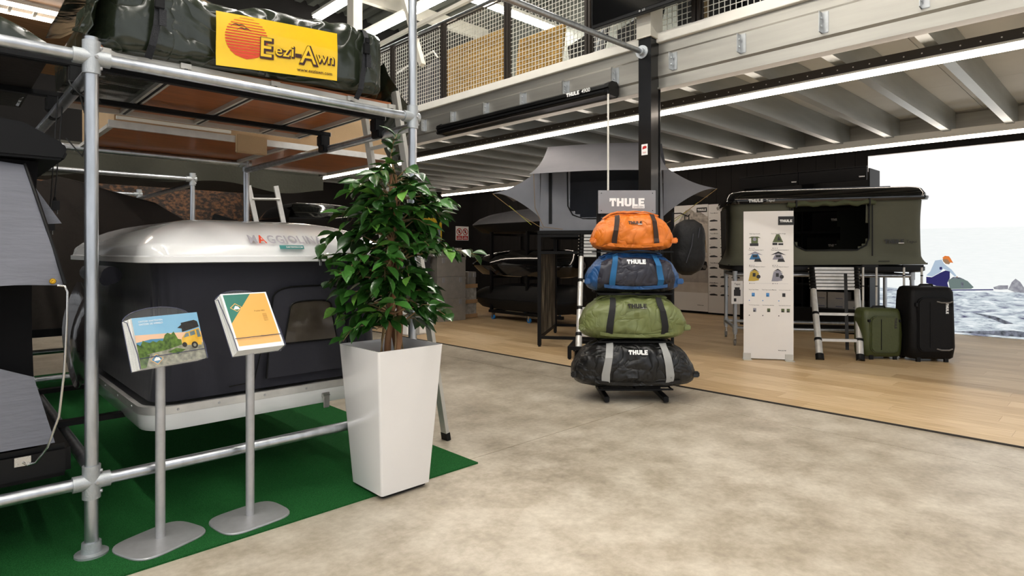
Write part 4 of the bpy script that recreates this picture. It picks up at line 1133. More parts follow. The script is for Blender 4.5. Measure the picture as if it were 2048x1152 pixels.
m = MB(GM); rim_ = [(.355, -.004, 2.27), (.36, -.004, 1.78), (.42, -.004, 1.67), (.55, -.004, 1.62), (1.2, -.004, 1.62), (1.34, -.004, 1.68), (1.40, -.004, 1.8), (1.40, -.004, 2.27)]
m.tube(rim_, .008, 6); m.build('door_zip', 'black_plastic', gt)
MB(GM).box(.03, 1.48, .05, 1.3, 1.476, 1.56).build('mattress', 'mesh_black', gt, bevel=.02)
MB(GM).box(.12, .16, -.012, -.004, 1.56, 2.2).build('door_zip', 'black_plastic', gt)
def groof(u, v):                              # from the front edge of the awning over the ridge to the back
    P = [(-.42, 2.16), (.30, 2.60), (.70, 2.66), (1.42, 2.22)]; t = v*3; k = min(2, int(t)); s = t-k; a, b_ = P[k], P[k+1]
    y = a[0]+(b_[0]-a[0])*s; z = a[1]+(b_[1]-a[1])*s
    w = 1.62-.22*math.sin(PI*min(1, v*1.25)); x = .76+(u-.5)*w
    sag = -.05*math.sin(PI*s)*(1 if k != 1 else 0)
    return (x, y, z+sag+.02*math.cos((u-.5)*PI)-.02)
m = MB(GM); m.grid(groof, 25, 25); m.build('roof', 'tent_grey', gt, smooth=50, thick=.004)
for sx in (0, 1):                             # gable infill and side awnings
    m = MB(GM); x = .04+1.44*sx
    m.add([(x, -.02, 2.25), (x, .35, 2.56), (x, .70, 2.62), (x, 1.35, 2.24)], [(0, 1, 2, 3)]); m.build('gable', 'tent_grey', gt, thick=.004)
    s = 1 if sx else -1; x0 = 1.52 if sx else 0
    def wing(u, v, s=s, x0=x0):               # u out to the tip, v front .. back edge
        top = Vector((x0, .05+1.2*v, 2.26)); bot = Vector((x0, .05+1.2*v, 1.62)); tip = Vector((x0+s*.62, .05+1.2*v+(.25-.5*v)*0, 1.96))
        a = top.lerp(tip, u); sag = .30*(1-u)**2.2
        e = abs(2*v-1)
        p = top.lerp(tip, u); p.z -= .05*math.sin(PI*u); p.z -= .04*math.sin(PI*v)*u*-1
        return tuple(p)
    m = MB(GM); m.grid(wing, 12, 12)
    def skirt(u, v, s=s, x0=x0):              # front cheek of the awning with a concave lower edge
        top = Vector((x0+s*.62*u, .05-.02*u, 2.26-.30*u-.05*math.sin(PI*u))); low = top.z-.62*(1-u)**1.7
        return (top.x, top.y, top.z+(low-top.z)*v)
    m.grid(skirt, 14, 6)
    m.build('side_awning', 'tent_grey', gt, smooth=50, thick=.003)
    m = MB(GM); m.tube([(x0+s*.62, .03, 1.96), (x0+s*.25, -.03, 1.68), (x0-s*.05, -.03, 1.50)], .004, 5); m.build('guy_cord', 'cord_tan', gt)
    m = MB(GM); m.tube([(x0+s*.40, .03, 1.80), (x0+s*.1, -.02, 1.55)], .0035, 5); m.build('guy_cord', 'cord_lime', gt)
m = MB(GM); m.tube([(.0, -.4, 2.15), (-.02, -.2, 1.75), (.06, -.05, 1.52), (.3, -.03, 1.49)], .0035, 5); m.build('guy_cord', 'cord_tan', gt)
tele('telescopic ladder leaning on the grey tent, left of the green duffel', (5.18, 4.33, .012), (5.40, 3.99, .012), (5.80, 4.79, 1.43), (6.03, 4.44, 1.43), gt, .80, [.18, .38, .60])
# low black base frame at the ladder foot
lf = thing('low_frame', 'low black steel base frame on the plank floor beside the ladder foot', 'frame', (5.08, 4.37, .012), GD)
LM = fr(5.08, 4.40, .012, GD)
for x in (0, .62):
    MB(LM).box(x, x+.04, 0, .04, .012, .145).build('leg', 'black_steel', lf); MB(LM).box(x, x+.04, .50, .54, .012, .145).build('leg', 'black_steel', lf)
    MB(LM).box(x, x+.04, .04, .50, .105, .145).build('rail', 'black_steel', lf); MB(LM).cyl((x+.02, .02, 0), (x+.02, .02, .012), .015, n=8).build('foot', 'black_plastic', lf)
MB(LM).box(.04, .62, .0, .04, .105, .145).build('rail', 'black_steel', lf); MB(LM).box(.04, .62, .50, .54, .105, .145).build('rail', 'black_steel', lf)

# roof boxes on a caster rack
rk = thing('roof_box_rack', 'black caster rack carrying three roof boxes', 'rack', (7.6, 7.2, .012))
for x in (7.22, 8.0):
    MB().box(x-.025, x+.025, 6.35, 8.1, .13, .18).build('base_rail', 'black_steel', rk)
    MB().box(x-.025, x+.025, 7.12, 7.17, .18, 1.56).build('upright', 'black_steel', rk); MB().box(x-.025, x+.025, 8.02, 8.07, .18, 1.56).build('upright', 'black_steel', rk)
for y in (7.145, 8.045):
    for z in (.16, .76, 1.52): MB().box(7.22, 8.0, y-.02, y+.02, z-.02, z+.02).build('cross_bar', 'black_steel', rk)
for x, y in ((7.22, 8.0), (7.24, 7.12), (8.0, 7.12), (8.0, 8.0)):
    c = MB().box(x-.025, x+.025, y-.02, y+.02, .09, .13).build('caster', 'rod_steel', rk)
    MB().cyl((x-.014, y, .052), (x+.014, y, .052), .04, n=18).build('wheel', 'caster_blue', c)
    m = MB(); m.box(x-.02, x-.015, y-.015, y+.015, .04, .1); m.box(x+.015, x+.02, y-.015, y+.015, .04, .1); m.build('fork', 'rod_steel', c)
def roof_box(label, zb, h, matn, matl, nose=8.85, tail=6.35, xc=7.56, hw=.42, logo=True):
    t = thing('roof_box', label, 'roof box', (xc, (nose+tail)/2, zb), group='roof boxes on the caster rack')
    def outline(ins, nz):
        R = []; N = 22
        for sgn in (1, -1):
            for i in range(N):
                u = i/(N-1) if sgn == 1 else 1-i/(N-1)
                s = math.sin(u*PI/2)
                w = hw*(1 if u < .55 else 1-.62*((u-.55)/.45)**2.0); w *= min(1, (u+.004)/.03)**.4; w *= min(1, (1.006-u)/.03)**.4
                y = tail+ins+(nose-nz-tail-2*ins)*u; R.append((xc-sgn*max(.01, w-ins), y))
        return R
    def ring(z, ins, nz, drop=0.):
        o = []
        for x, y in outline(ins, nz):
            u = (y-tail)/(nose-tail); o.append((x, y, z-drop*max(0, u-.35)**1.5))
        return o
    MB().loft([ring(zb, .14, .3), ring(zb+.02, .06, .18), ring(zb+h*.36, .0, .02), ring(zb+h*.42, 0, 0)]).build('lower_shell', matl, t, smooth=40)
    lid_ = MB().loft([ring(zb+h*.43, .0, 0, .0), ring(zb+h*.50, .004, .0, .02), ring(zb+h*.78, .05, .1, .20*h), ring(zb+h*.95, .10, .2, .38*h), ring(zb+h, .18, .35, .45*h), ring(zb+h+.012, .34, .6, .45*h)]).build('lid', matn, t, smooth=40)
    if logo:
        m = MB(); thule(m, .17, at(xc-hw-.002, 6.65, zb+h*.55, FACE_X)); m.build('lettering', 'logo_white', t)
    return t
roof_box('matte black roof box on the lowest level of the caster rack', .18, .47, 'matte_black', 'matte_black')
roof_box('glossy black roof box in the middle of the caster rack', .78, .47, 'gloss_black', 'gloss_black')
roof_box('dark grey roof box on top of the caster rack', 1.54, .40, 'box_grey', 'black_plastic', logo=False)
# aluminium crates
def crate(label, x0, x1, y0, y1, z0, z1, mt='crate_alu'):
    t = thing('metal_crate', label, 'crate', ((x0+x1)/2, (y0+y1)/2, z0), group='stacked metal crates')
    o = MB().box(x0, x1, y0, y1, z0, z1-.012).build('body', mt, t, bevel=.008)
    m = MB(); m.box(x0-.004, x1+.004, y0-.004, y1+.004, z1-.05 if z1-z0 > .2 else z1-.03, z1); m.build('lid', mt, t, bevel=.006)
    for u in (.2, .8):
        m = MB(); x = x0+(x1-x0)*u; m.box(x-.03, x+.03, y0-.016, y0-.002, z1-.10 if z1-z0 > .2 else z1-.06, z1-.015); m.build('latch', 'satin_steel', t, bevel=.003)
    m = MB(); yc = (y0+y1)/2; m.tube([(x0-.002, yc-.07, (z0+z1)/2), (x0-.03, yc-.06, (z0+z1)/2-.02), (x0-.03, yc+.06, (z0+z1)/2-.02), (x0-.002, yc+.07, (z0+z1)/2)], .007, 6); m.build('handle', 'satin_steel', t)
    return t
crate('large aluminium crate at the bottom of the stack beside the wooden crate', 6.17, 6.79, 8.25, 8.75, .012, .40)
crate('large aluminium crate, second in the stack', 6.17, 6.79, 8.25, 8.75, .402, .78)
crate('large aluminium crate, third in the stack', 6.17, 6.79, 8.25, 8.75, .782, 1.12)
crate('shallow aluminium crate on top of the stack', 6.12, 6.70, 8.25, 8.75, 1.122, 1.28)
for i, (a, b_) in enumerate(((.012, .42), (.422, .83), (.832, 1.14))):
    crate(['dark grey crate at the bottom, left of the aluminium stack', 'dark grey crate in the middle, left of the aluminium stack', 'dark grey crate on top, left of the aluminium stack'][i], 5.50, 6.10, 8.35, 8.8, a, b_, 'crate_dark')
t = thing('wooden_crate', 'wooden crate wrapped in clear film beside the aluminium crates', 'crate', (7.0, 8.5, .012))
MB().box(6.83, 7.17, 8.40, 8.72, .012, .60).build('content', 'film', t, bevel=.01)
for z in (.02, .28, .56): MB().box(6.82, 7.18, 8.385, 8.40, z, z+.07).build('slat', 'crate_wood', t)
crate('small aluminium case standing on the wooden crate', 6.98, 7.17, 8.42, 8.66, .625, .85)
# white parcels behind the ficus
for i, (z0, z1, s) in enumerate(((.012, .32, 'lowest'), (.322, .62, 'middle'), (.622, .94, 'top'))):
    t = thing('parcel', f'white wrapped parcel behind the ficus, {s} of three', 'parcel', (4.9, 7.35, z0), group='white parcels behind the ficus')
    MB().box(4.86, 5.22, 7.2, 7.55, z0, z1).build('box', 'paper_white', t, bevel=.02); MB().box(5.02, 5.06, 7.196, 7.554, z0, z1+.001).build('tape', 'grey_web', t)
# signs on the dark back wall
sg = thing('safety_sign', 'white and red no-touching sign on the dark back wall', 'sign', (10.4, 12.78, 1.54))
MB().box(10.18, 10.62, 12.785, 12.80, 1.53, 1.91).build('plate', 'paper_white', sg)
for x in (10.295, 10.505):
    m = MB(at(x, 12.784, 1.765, FACE_Y)); n = 24; o_, i_ = circ(0, 0, .095, n), circ(0, 0, .073, n)
    m.add([(a, b_, .0) for a, b_ in o_]+[(a, b_, 0) for a, b_ in i_], [(k, (k+1) % n, n+(k+1) % n, n+k) for k in range(n)]); m.add([(-.066, .05, .001), (-.05, .066, .001), (.066, -.05, .001), (.05, -.066, .001)], [(0, 1, 2, 3)]); m.build('prohibition_ring', 'sign_red', sg)
    m = MB(at(x, 12.784, 1.765, FACE_Y)); m.prism(circ(0, -.01, .03, 12), 0, .0005)
    for k in range(4): m.box(-.026+.014*k, -.016+.014*k, .0, .05, 0, .0005)
    m.build('hand_mark', 'logo_black', sg)
    m = MB(at(x, 12.784, 1.60, FACE_Y)); m.prism([(-.095, -.055), (.095, -.055), (.095, .055), (-.095, .055)], 0, .0005); o = m.build('red_field', 'sign_red', sg)
    m = MB(at(x, 12.783, 1.60, FACE_Y)); m.box(-.05, .05, .01, .026, 0, .0005); m.box(-.07, .07, -.03, -.014, 0, .0005); m.build('sign_caption', 'paper_white', o)
ex = thing('exit_sign', 'green emergency exit sign on the dark back wall', 'sign', (9.67, 12.78, 1.96))
MB().box(9.50, 9.84, 12.78, 12.80, 1.95, 2.20).build('plate', 'sign_green', ex)
m = MB(at(9.67, 12.779, 2.075, FACE_Y)); 
for q in ([(-.11, -.08), (.02, -.08), (.02, -.06), (-.09, -.06), (-.09, .06), (.02, .06), (.02, .08), (-.11, .08)], [(-.05, -.012), (.05, -.012), (.05, -.04), (.11, 0), (.05, .04), (.05, .012), (-.05, .012)]): m.prism(q, 0, .0006)
m.build('arrow_mark', 'paper_white', ex)
yp = thing('price_poster', 'yellow bordered poster behind the ficus branches', 'poster', (8.07, 11, .012))
mat('poster_yellow', '#e8c70f', .5, var=.03); mat('poster_blue', '#8b93a8', .5)
MB().box(7.80, 8.34, 10.99, 11.0, 1.0, 1.98).build('sheet', 'poster_yellow', yp); MB().box(7.86, 8.30, 10.985, 10.989, 1.1, 1.72).build('picture', 'poster_blue', yp)
m = MB(at(8.07, 10.989, 1.84, FACE_Y)); m.box(-.18, -.02, -.03, .03, 0, .0005); m.box(.02, .2, -.03, .03, 0, .0005); m.build('poster_heading', 'logo_black', yp)
MB().box(8.05, 8.09, 11.0, 11.03, .012, 1.9).build('stake', 'poster_yellow', yp)
# black roof box and dark lid seen over the white shell, standing on a dark plinth
def plinth(lbl, x0, x1, y0, y1, z1):
    t = MB().box(x0, x1, y0, y1, .012, z1-.03); t.box(x0-.03, x1+.03, y0-.03, y1+.03, z1-.03, z1); tag(t.build('plinth', 'black_plastic', None, bevel=.004), lbl, 'plinth')
plinth('dark plinth carrying the black roof box behind the white tent', 3.3, 4.3, 7.7, 9.0, 1.50)
roof_box('long black roof box seen above the white tent, behind the small ladder', 1.505, .36, 'gloss_black', 'black_plastic', nose=9.2, tail=7.55, xc=3.8, hw=.48, logo=False)
t = thing('panel', 'tilted dark panel leaning in front of the thicket picture', 'panel', (3.0, 9.6, .012))
m = MB(fr(2.9, 9.7, 0, -25, 0, 18)); m.box(-.4, .5, -.02, .02, .25, 1.75); m.build('board', 'black_plastic', t, bevel=.01)
m = MB(fr(2.9, 9.7, 0, -25, 0, 18)); m.box(-.36, .46, -.026, -.02, .3, 1.70); m.build('face', 'matte_black', t)
MB().box(2.9, 3.3, 9.6, 9.8, .012, .2).build('foot', 'black_plastic', t)

# ---------------------------------------------------------------- things on and above the mezzanine edge
aw = thing('awning_cassette', 'long black awning cassette fixed under the mezzanine beam', 'awning', (4.8, 4.9, 2.72))
pr_ = [(4.72, 2.735), (4.84, 2.73), (4.855, 2.76), (4.855, 2.835), (4.83, 2.862), (4.76, 2.862), (4.71, 2.835), (4.70, 2.80), (4.715, 2.79), (4.715, 2.765), (4.702, 2.755)]
sec_y(MB(), pr_, 3.60, 6.28).build('cassette', 'black_paint', aw, smooth=25)
for y0, y1 in ((3.55, 3.60), (6.28, 6.31)): sec_y(MB(), [(4.78+(a-4.78)*1.1, 2.80+(b_-2.80)*1.1) for a, b_ in pr_], y0, y1).build('end_cap', 'black_plastic', aw, smooth=25)
sec_y(MB(), [(4.699, 2.765), (4.702, 2.765), (4.702, 2.785), (4.699, 2.785)], 3.60, 6.28).build('trim_line', 'black_plastic', aw)
m = MB(); thule(m, .17, at(4.6975, 4.00, 2.815, FACE_X)); m.build('lettering', 'logo_white', aw)
m = MB(); put_text(m, '4900', .11, at(4.6975, 3.83, 2.815, FACE_X), .01); m.build('model_text', 'logo_white', aw)
cr = thing('crank_rod', 'white crank rod hanging from the awning cassette', 'rod', (4.70, 3.53, 1.7))
MB().cyl((4.70, 3.555, 1.72), (4.70, 3.555, 2.74), .009, n=10).build('rod', 'white_paint', cr); m = MB(); m.tube([(4.70, 3.555, 2.73), (4.70, 3.555, 2.76), (4.715, 3.56, 2.775)], .012, 8); m.build('eye', 'black_plastic', cr)
MB().cyl((4.70, 3.555, 1.60), (4.70, 3.555, 1.73), .013, n=10).build('grip', 'black_plastic', cr)
tv = thing('television', 'black flat screen television on the column, cut by the top edge', 'television', (4.62, 3.07, 3.3))
MB().box(4.60, 4.66, 2.45, 3.685, 3.36, 4.06).build('cabinet', 'black_plastic', tv, bevel=.006)
MB().box(4.597, 4.60, 2.47, 3.665, 3.395, 4.045).build('screen', 'gloss_black', tv)
m = MB(); m.prism(circ(-.028, 0, .009, 14), 0, .0008, at(4.5985, 3.10, 3.379, FACE_X)); put_text(m, 'LG', .03, at(4.599, 3.085, 3.379, FACE_X), .02); m.build('maker_mark', 'grey_web', tv)
MB().box(4.66, 4.735, 3.0, 3.3, 3.5, 3.9).build('bracket', 'black_steel', tv)
cd = thing('warning_card', 'small white card with red drawing on the black column', 'sticker', (4.738, 3.17, 2.1))
MB().box(4.7365, 4.7395, 3.135, 3.20, 2.10, 2.20).build('card', 'paper_white', cd)
m = MB(at(4.736, 3.168, 2.165, FACE_X)); m.prism([(-.022, -.012), (.022, -.004), (.024, .012), (.008, .02), (-.018, .014)], 0, .0005); m.build('drawing', 'sign_red', cd)
m = MB(at(4.736, 3.168, 2.125, FACE_X)); m.box(-.018, .018, 0, .003, 0, .0005); m.box(-.014, .014, -.008, -.005, 0, .0005); m.build('caption', 'sign_red', cd)
# straw panels standing on the mezzanine
def straw(label, y0, y1, z1, x, lean):
    t = thing('straw_panel', label, 'panel', (x, (y0+y1)/2, 3.24), group='straw panels upstairs')
    n = int((z1-3.26)/.03)
    T = fr(x, 0, 3.25, 0, 0, lean)
    fr_ = MB(T); fr_.box(-.01, .02, y0, y1, 0, z1-3.26); fr_.build('backing', 'straw', t)
    for k in range(n):
        MB(T).cyl((-.012, y0, .015+.03*k), (-.012, y1, .015+.03*k), .011, n=6).build('reed', 'straw', t)
    return t
straw('wide straw panel behind the mesh, left of the dark railing post', 5.60, 6.83, 4.10, 5.25, 3)
straw('narrower straw panel behind the mesh, right of the dark railing post', 4.75, 5.52, 3.95, 5.35, 8)
t = thing('folded_tent', 'grey folded tent with white pole behind the mesh at the left', 'tent', (5.3, 7.5, 3.24))
def gf(u, v): return (5.25+.25*v+.03*math.sin(u*14), 7.0+1.2*u, 3.11+.95*v+.05*math.sin(u*5)*v)
MB().grid(gf, 24, 8).build('canvas', 'dark_grey_canvas', t, smooth=60, thick=.01)
m = MB(); m.tube([(5.2, 8.2, 3.95), (5.2, 7.6, 4.05), (5.2, 7.05, 4.10), (5.22, 6.98, 4.0)], .014, 8); m.build('pole', 'paper_white', t)
for i, (y, lb) in enumerate(((4.46, 'dark folding chair behind the mesh beside the narrower straw panel'), (3.75, 'dark folding chair behind the mesh just left of the white column top'))):
    t = thing('folding_chair', lb, 'chair', (5.45, y, 3.11), group='folded chairs upstairs')
    m = MB(fr(5.45, y, 3.11, -20, 0, 14)); m.box(0, .03, -.25, .25, .40, .95); m.build('backrest', 'black_web', t, bevel=.01)
    m = MB(fr(5.45, y, 3.11, -20, 0, -10)); m.box(0, .03, -.25, .25, .1, .55); m.build('seat', 'black_web', t, bevel=.01)
    for s in (-.24, .24):
        MB(fr(5.45, y, 3.11, -20)).tube([(-.1, s, 0.0), (.05, s, .5), (.24, s, .95)], .011, 8).build('leg', 'galv_pipe', t); MB(fr(5.45, y, 3.11, -20)).tube([(.25, s, 0.0), (.0, s, .45)], .011, 8).build('leg', 'galv_pipe', t)
for i, y in enumerate((2.2, 2.9)):
    t = thing('stored_box', ['dark stored box behind the mesh right of the column', 'dark stored box behind the mesh at the white column'][i], 'box', (5.6, y, 3.11), group='boxes stored upstairs')
    MB().box(5.35, 5.85, y-.3, y+.3, 3.11, 3.9).build('carton', 'black_plastic', t, bevel=.02); MB().box(5.345, 5.35, y-.05, y+.05, 3.11, 3.88).build('tape', 'brown_bag', t)

# ================================================================ right: wall graphics, shelf, green tent, luggage
mat('tepui_green', '#5a5b4c', .8, bump=.2, bscale=14, var=.06, vscale=4)
mat('tepui_roll', '#4c5238', .8, bump=.3, bscale=30)
mat('net', '#020202', .95, spec=.05, alpha=.6, var=.1)
mat('carton_white', '#c9c2b8', .7); mat('poster_grey', '#bdb4aa', .6, vscale=5, col2='#cfc8c0'); mat('poster_white', '#e9e6e3', .5, var=.01)
mat('mountain', '#8f8780', .6, vscale=14, col2='#c6beb4', thresh=(.35, .65)); mat('road', '#8d8884', .6, vscale=5, col2='#b4aca4'); mat('car_black', '#151315', .35)
mat('icon_green', '#55603c', .5); mat('icon_blue', '#2d6c9c', .5); mat('icon_grey', '#8c8b98', .5); mat('icon_dark', '#26262a', .5); mat('icon_lightblue', '#4c8fd0', .5); mat('icon_yellow', '#b59a3a', .5)
mat('luggage_green', '#3e4420', .5, var=.1, bump=.25, bscale=40); mat('luggage_black', '#080708', .6, spec=.25, var=.2, bump=.25, bscale=40); mat('zip_grey', '#6e6a66', .4)

# backlit sea picture
ml = thing('sea_picture', 'huge backlit seaside picture with a crouching person on rocks, covering the right wall', 'picture', (10.74, .4, .012))
def lit(name, c1, c2=None, vs=6, st=(1, 1, 1), thresh=(.3, .7), k=1.):
    return mat(name, c1, .5, col2=c2 or c1, vscale=vs, stretch=st, thresh=thresh, emit=MURAL_STRENGTH*k, spec=.2)
m_ = bpy.data.materials.new('sea_print'); MATS['sea_print'] = m_; m_.use_nodes = True
N = m_.node_tree.nodes; L = m_.node_tree.links; b_ = N['Principled BSDF']
tc = N.new('ShaderNodeTexCoord'); sp = N.new('ShaderNodeSeparateXYZ'); L.new(tc.outputs['Object'], sp.inputs[0])
mp = N.new('ShaderNodeMapping'); mp.inputs['Scale'].default_value = (1, 1.1, 6.5); mp.inputs['Rotation'].default_value = (math.radians(-7), 0, 0); L.new(tc.outputs['Object'], mp.inputs[0])
nz = N.new('ShaderNodeTexNoise'); nz.inputs['Scale'].default_value = 4.2; nz.inputs['Detail'].default_value = 9; nz.inputs['Roughness'].default_value = .66; nz.inputs['Distortion'].default_value = .6; L.new(mp.outputs[0], nz.inputs['Vector'])
rk_ = N.new('ShaderNodeValToRGB'); L.new(nz.outputs['Fac'], rk_.inputs[0]); e = rk_.color_ramp.elements
e[0].position = .30; e[0].color = srgb('#4a4868'); e[1].position = .66; e[1].color = srgb('#f2f6f8')
x_ = e.new(.40); x_.color = srgb('#8d94a4'); x_ = e.new(.50); x_.color = srgb('#c3ced4')
nz2 = N.new('ShaderNodeTexNoise'); nz2.inputs['Scale'].default_value = 9; mp2 = N.new('ShaderNodeMapping'); mp2.inputs['Scale'].default_value = (1, 1, 14); L.new(tc.outputs['Object'], mp2.inputs[0]); L.new(mp2.outputs[0], nz2.inputs['Vector'])
sea = N.new('ShaderNodeValToRGB'); L.new(nz2.outputs['Fac'], sea.inputs[0]); sea.color_ramp.elements[0].color = srgb('#e6ebea'); sea.color_ramp.elements[1].color = srgb('#f6f8f7')
def step(z, w):
    mr = N.new('ShaderNodeMapRange'); mr.inputs['From Min'].default_value = z-w; mr.inputs['From Max'].default_value = z+w; return mr
nb = N.new('ShaderNodeTexNoise'); nb.inputs['Scale'].default_value = 7; L.new(tc.outputs['Object'], nb.inputs['Vector'])
ad = N.new('ShaderNodeMath'); ad.operation = 'MULTIPLY_ADD'; ad.inputs[1].default_value = .06; L.new(nb.outputs['Fac'], ad.inputs[0]); L.new(sp.outputs['Z'], ad.inputs[2])
s1_ = step(.652+.025, .004); L.new(ad.outputs[0], s1_.inputs['Value'])
s2_ = step(1.545, .012); L.new(sp.outputs['Z'], s2_.inputs['Value'])
mx = N.new('ShaderNodeMix'); mx.data_type = 'RGBA'; L.new(s1_.outputs[0], mx.inputs['Factor']); L.new(rk_.outputs[0], mx.inputs[6]); L.new(sea.outputs[0], mx.inputs[7])
mx2 = N.new('ShaderNodeMix'); mx2.data_type = 'RGBA'; mx2.inputs[7].default_value = srgb('#fafafa'); L.new(s2_.outputs[0], mx2.inputs['Factor']); L.new(mx.outputs[2], mx2.inputs[6])
b_.inputs['Base Color'].default_value = (.02, .02, .02, 1); L.new(mx2.outputs[2], b_.inputs['Emission Color']); b_.inputs['Emission Strength'].default_value = MURAL_STRENGTH; b_.inputs['Roughness'].default_value = .5
MB().box(10.695, 10.70, -2.4, 2.985, .02, 2.72).build('print', 'sea_print', ml)
MB().box(10.70, 10.78, -2.4, 2.99, .012, 2.73).build('light_box', 'alu', ml)
PG = [('lp_shirt', '#b6c9dc', [(2.1, 1.081), (2.02, 1.096), (1.99, 1.033), (1.9, .951), (1.84, .862), (1.86, .848), (1.93, .922), (2.0, .963), (2.04, .906), (2.14, .84), (2.21, .859), (2.16, .917)]),
      ('lp_skin', '#a5805f', [(2.01, 1.103), (1.95, 1.104), (1.91, 1.059), (1.93, 1.027), (1.97, 1.034), (2.0, 1.068)]),
      ('lp_cap', '#e8823c', [(2.01, 1.124), (1.98, 1.152), (1.93, 1.145), (1.91, 1.111), (1.88, 1.049), (1.92, 1.055), (1.95, 1.104), (2.0, 1.103)]),
      ('lp_navy', '#2b2a66', [(2.21, .838), (2.14, .833), (2.03, .906), (1.97, .938), (1.92, .923), (1.92, .825), (1.95, .755), (1.93, .672), (2.0, .683), (2.21, .745)]),
      ('lp_navy', '#2b2a66', [(2.045, .985), (2.02, .99), (2.01, .97), (2.02, .945), (2.045, .95)]),
      ('lp_skin', '#a5805f', [(1.85, .848), (1.83, .856), (1.82, .835), (1.84, .83)]),
      ('lp_bag', '#71827f', [(1.94, .797), (1.88, .841), (1.8, .836), (1.71, .791), (1.64, .705), (1.67, .681), (1.92, .665)]),
      ('lp_dark', '#3a4046', [(1.79, .768), (1.76, .775), (1.76, .7), (1.78, .695)]), ('lp_dark', '#3a4046', [(1.93, .80), (1.88, .845), (1.80, .84), (1.74, .81), (1.80, .822), (1.88, .825)]),
      ('lp_rock', '#7d7c8a', [(1.42, .714), (1.36, .743), (1.26, .747), (1.26, .694), (1.34, .684), (1.41, .688)]),
      ('lp_rock', '#9a9c9e', [(1.26, .688), (1.22, .794), (1.18, .842), (1.13, .798), (1.09, .721), (1.09, .65), (1.19, .658)]),
      ('lp_navy', '#2b2a66', [(1.93, .66), (1.42, .687), (1.42, .671), (1.93, .644)]),
      ('lp_dark', '#3a4046', [(1.9, .05), (1.2, .13), (1.0, .11), (1.0, .05), (1.3, .045)]), ('lp_dark', '#3a4046', [(1.65, .34), (1.4, .31), (1.2, .22), (1.3, .21), (1.45, .275)])]
for nm, c, P in PG: lit(nm, c, None, 20, k=.85)
MATS['lp_rock'].node_tree.nodes['Color Ramp'].color_ramp.elements[1].color = srgb('#b2b4ba'); MATS['lp_dark'].node_tree.nodes['Color Ramp'].color_ramp.elements[1].color = srgb('#8f94a4')
names = sorted(set(p[0] for p in PG)); m = MB()
for i, (nm, c, P) in enumerate(PG):
    m.k = names.index(nm); x = 10.694-.0002*i; m.add([(x, y, z) for y, z in P], [tuple(range(len(P)))])
m.build('print_figures', names, ml)

# wall posters
p1_ = thing('wall_poster', 'poster of a black car under grey mountains on the dark wall', 'poster', (10.74, 6.1, .05))
Y_, Yb = 6.475, 5.745
MB().box(10.735, 10.745, Yb, Y_, .06, 2.13).build('sheet', 'poster_grey', p1_)
names = ['poster_white', 'poster_grey', 'mountain', 'road', 'car_black', 'logo_black', 'logo_white', 'zip_grey']
m = MB(Matrix.Translation((10.7345, 0, 0)))
def pp(k, pts, dx): m.k = names.index(k); m.add([(-dx, y, z) for y, z in pts], [tuple(range(len(pts)))])
pp('poster_white', [(Y_, 2.13), (Yb, 2.13), (Yb, 1.9), (Y_, 1.75)], .0003)
pp('mountain', [(Y_, 1.62), (6.32, 1.9), (6.22, 2.03), (6.12, 2.06), (6.02, 1.98), (5.93, 2.0), (Yb, 1.88), (Yb, 1.1), (6.1, 1.15), (Y_, 1.0)], .0006)
pp('poster_grey', [(Y_, 1.5), (6.2, 1.75), (5.9, 1.8), (Yb, 1.7), (Yb, 1.12), (Y_, 1.15)], .0009)
pp('road', [(Y_, 1.0), (Yb, .95), (Yb, .62), (Y_, .62)], .0012); pp('poster_white', [(Y_, .42), (Yb, .42), (Yb, .06), (Y_, .06)], .0015)
pp('car_black', [(6.25, .90), (6.25, 1.0), (6.18, 1.04), (6.1, 1.05), (6.02, 1.10), (5.90, 1.10), (5.84, 1.04), (5.77, 1.02), (5.76, .92), (5.80, .86), (6.2, .84)], .002)
pp('zip_grey', circ(6.06, .89, .045, 14), .0023); pp('zip_grey', circ(5.815, .92, .04, 14), .0023); pp('car_black', [(6.05, 1.13), (5.88, 1.14), (5.88, 1.165), (6.05, 1.155)], .002)
pp('logo_black', [(5.985, 1.98), (5.765, 1.98), (5.765, 2.07), (5.985, 2.07)], .0025)
m.build('print', names, p1_)
m = MB(); thule(m, .18, at(10.7315, 5.875, 2.025, FACE_X)); m.build('lettering', 'logo_white', p1_)
m = MB(); put_text(m, 'thule.com', .13, at(10.7315, 5.9, .18, FACE_X), .01); m.build('small_text', 'icon_dark', p1_)
p2_ = thing('wall_poster', 'white catalogue poster listing roof boxes beside the car poster', 'poster', (10.74, 5.4, .05))
MB().box(10.735, 10.745, 5.02, 5.74, .05, 2.12).build('sheet', 'poster_white', p2_)
m = MB(Matrix.Translation((10.734, 0, 0)))
for c_, y0 in enumerate((5.72, 5.50, 5.28)):
    for r_ in range(9):
        z = 1.80-.17*r_-(.05 if r_ > 4 else 0); L_ = .17
        m.add([(0, y0, z), (0, y0-.03, z+.02), (0, y0-.10, z+.028), (0, y0-L_, z+.01), (0, y0-L_, z-.008), (0, y0-.03, z-.012)], [(0, 1, 2, 3, 4, 5)])
        m.add([(0, y0-.01, z+.055), (0, y0-.02, z+.055), (0, y0-.02, z+.065), (0, y0-.01, z+.065)], [(0, 1, 2, 3)])
m.build('product_print', 'icon_dark', p2_)
m = MB()
for i, z in enumerate((1.95, 1.56, 1.0, .62)): put_text(m, 'Thule Motion', .16, at(10.7335, 5.62, z, FACE_X), .01)
m.build('small_text', 'icon_dark', p2_)

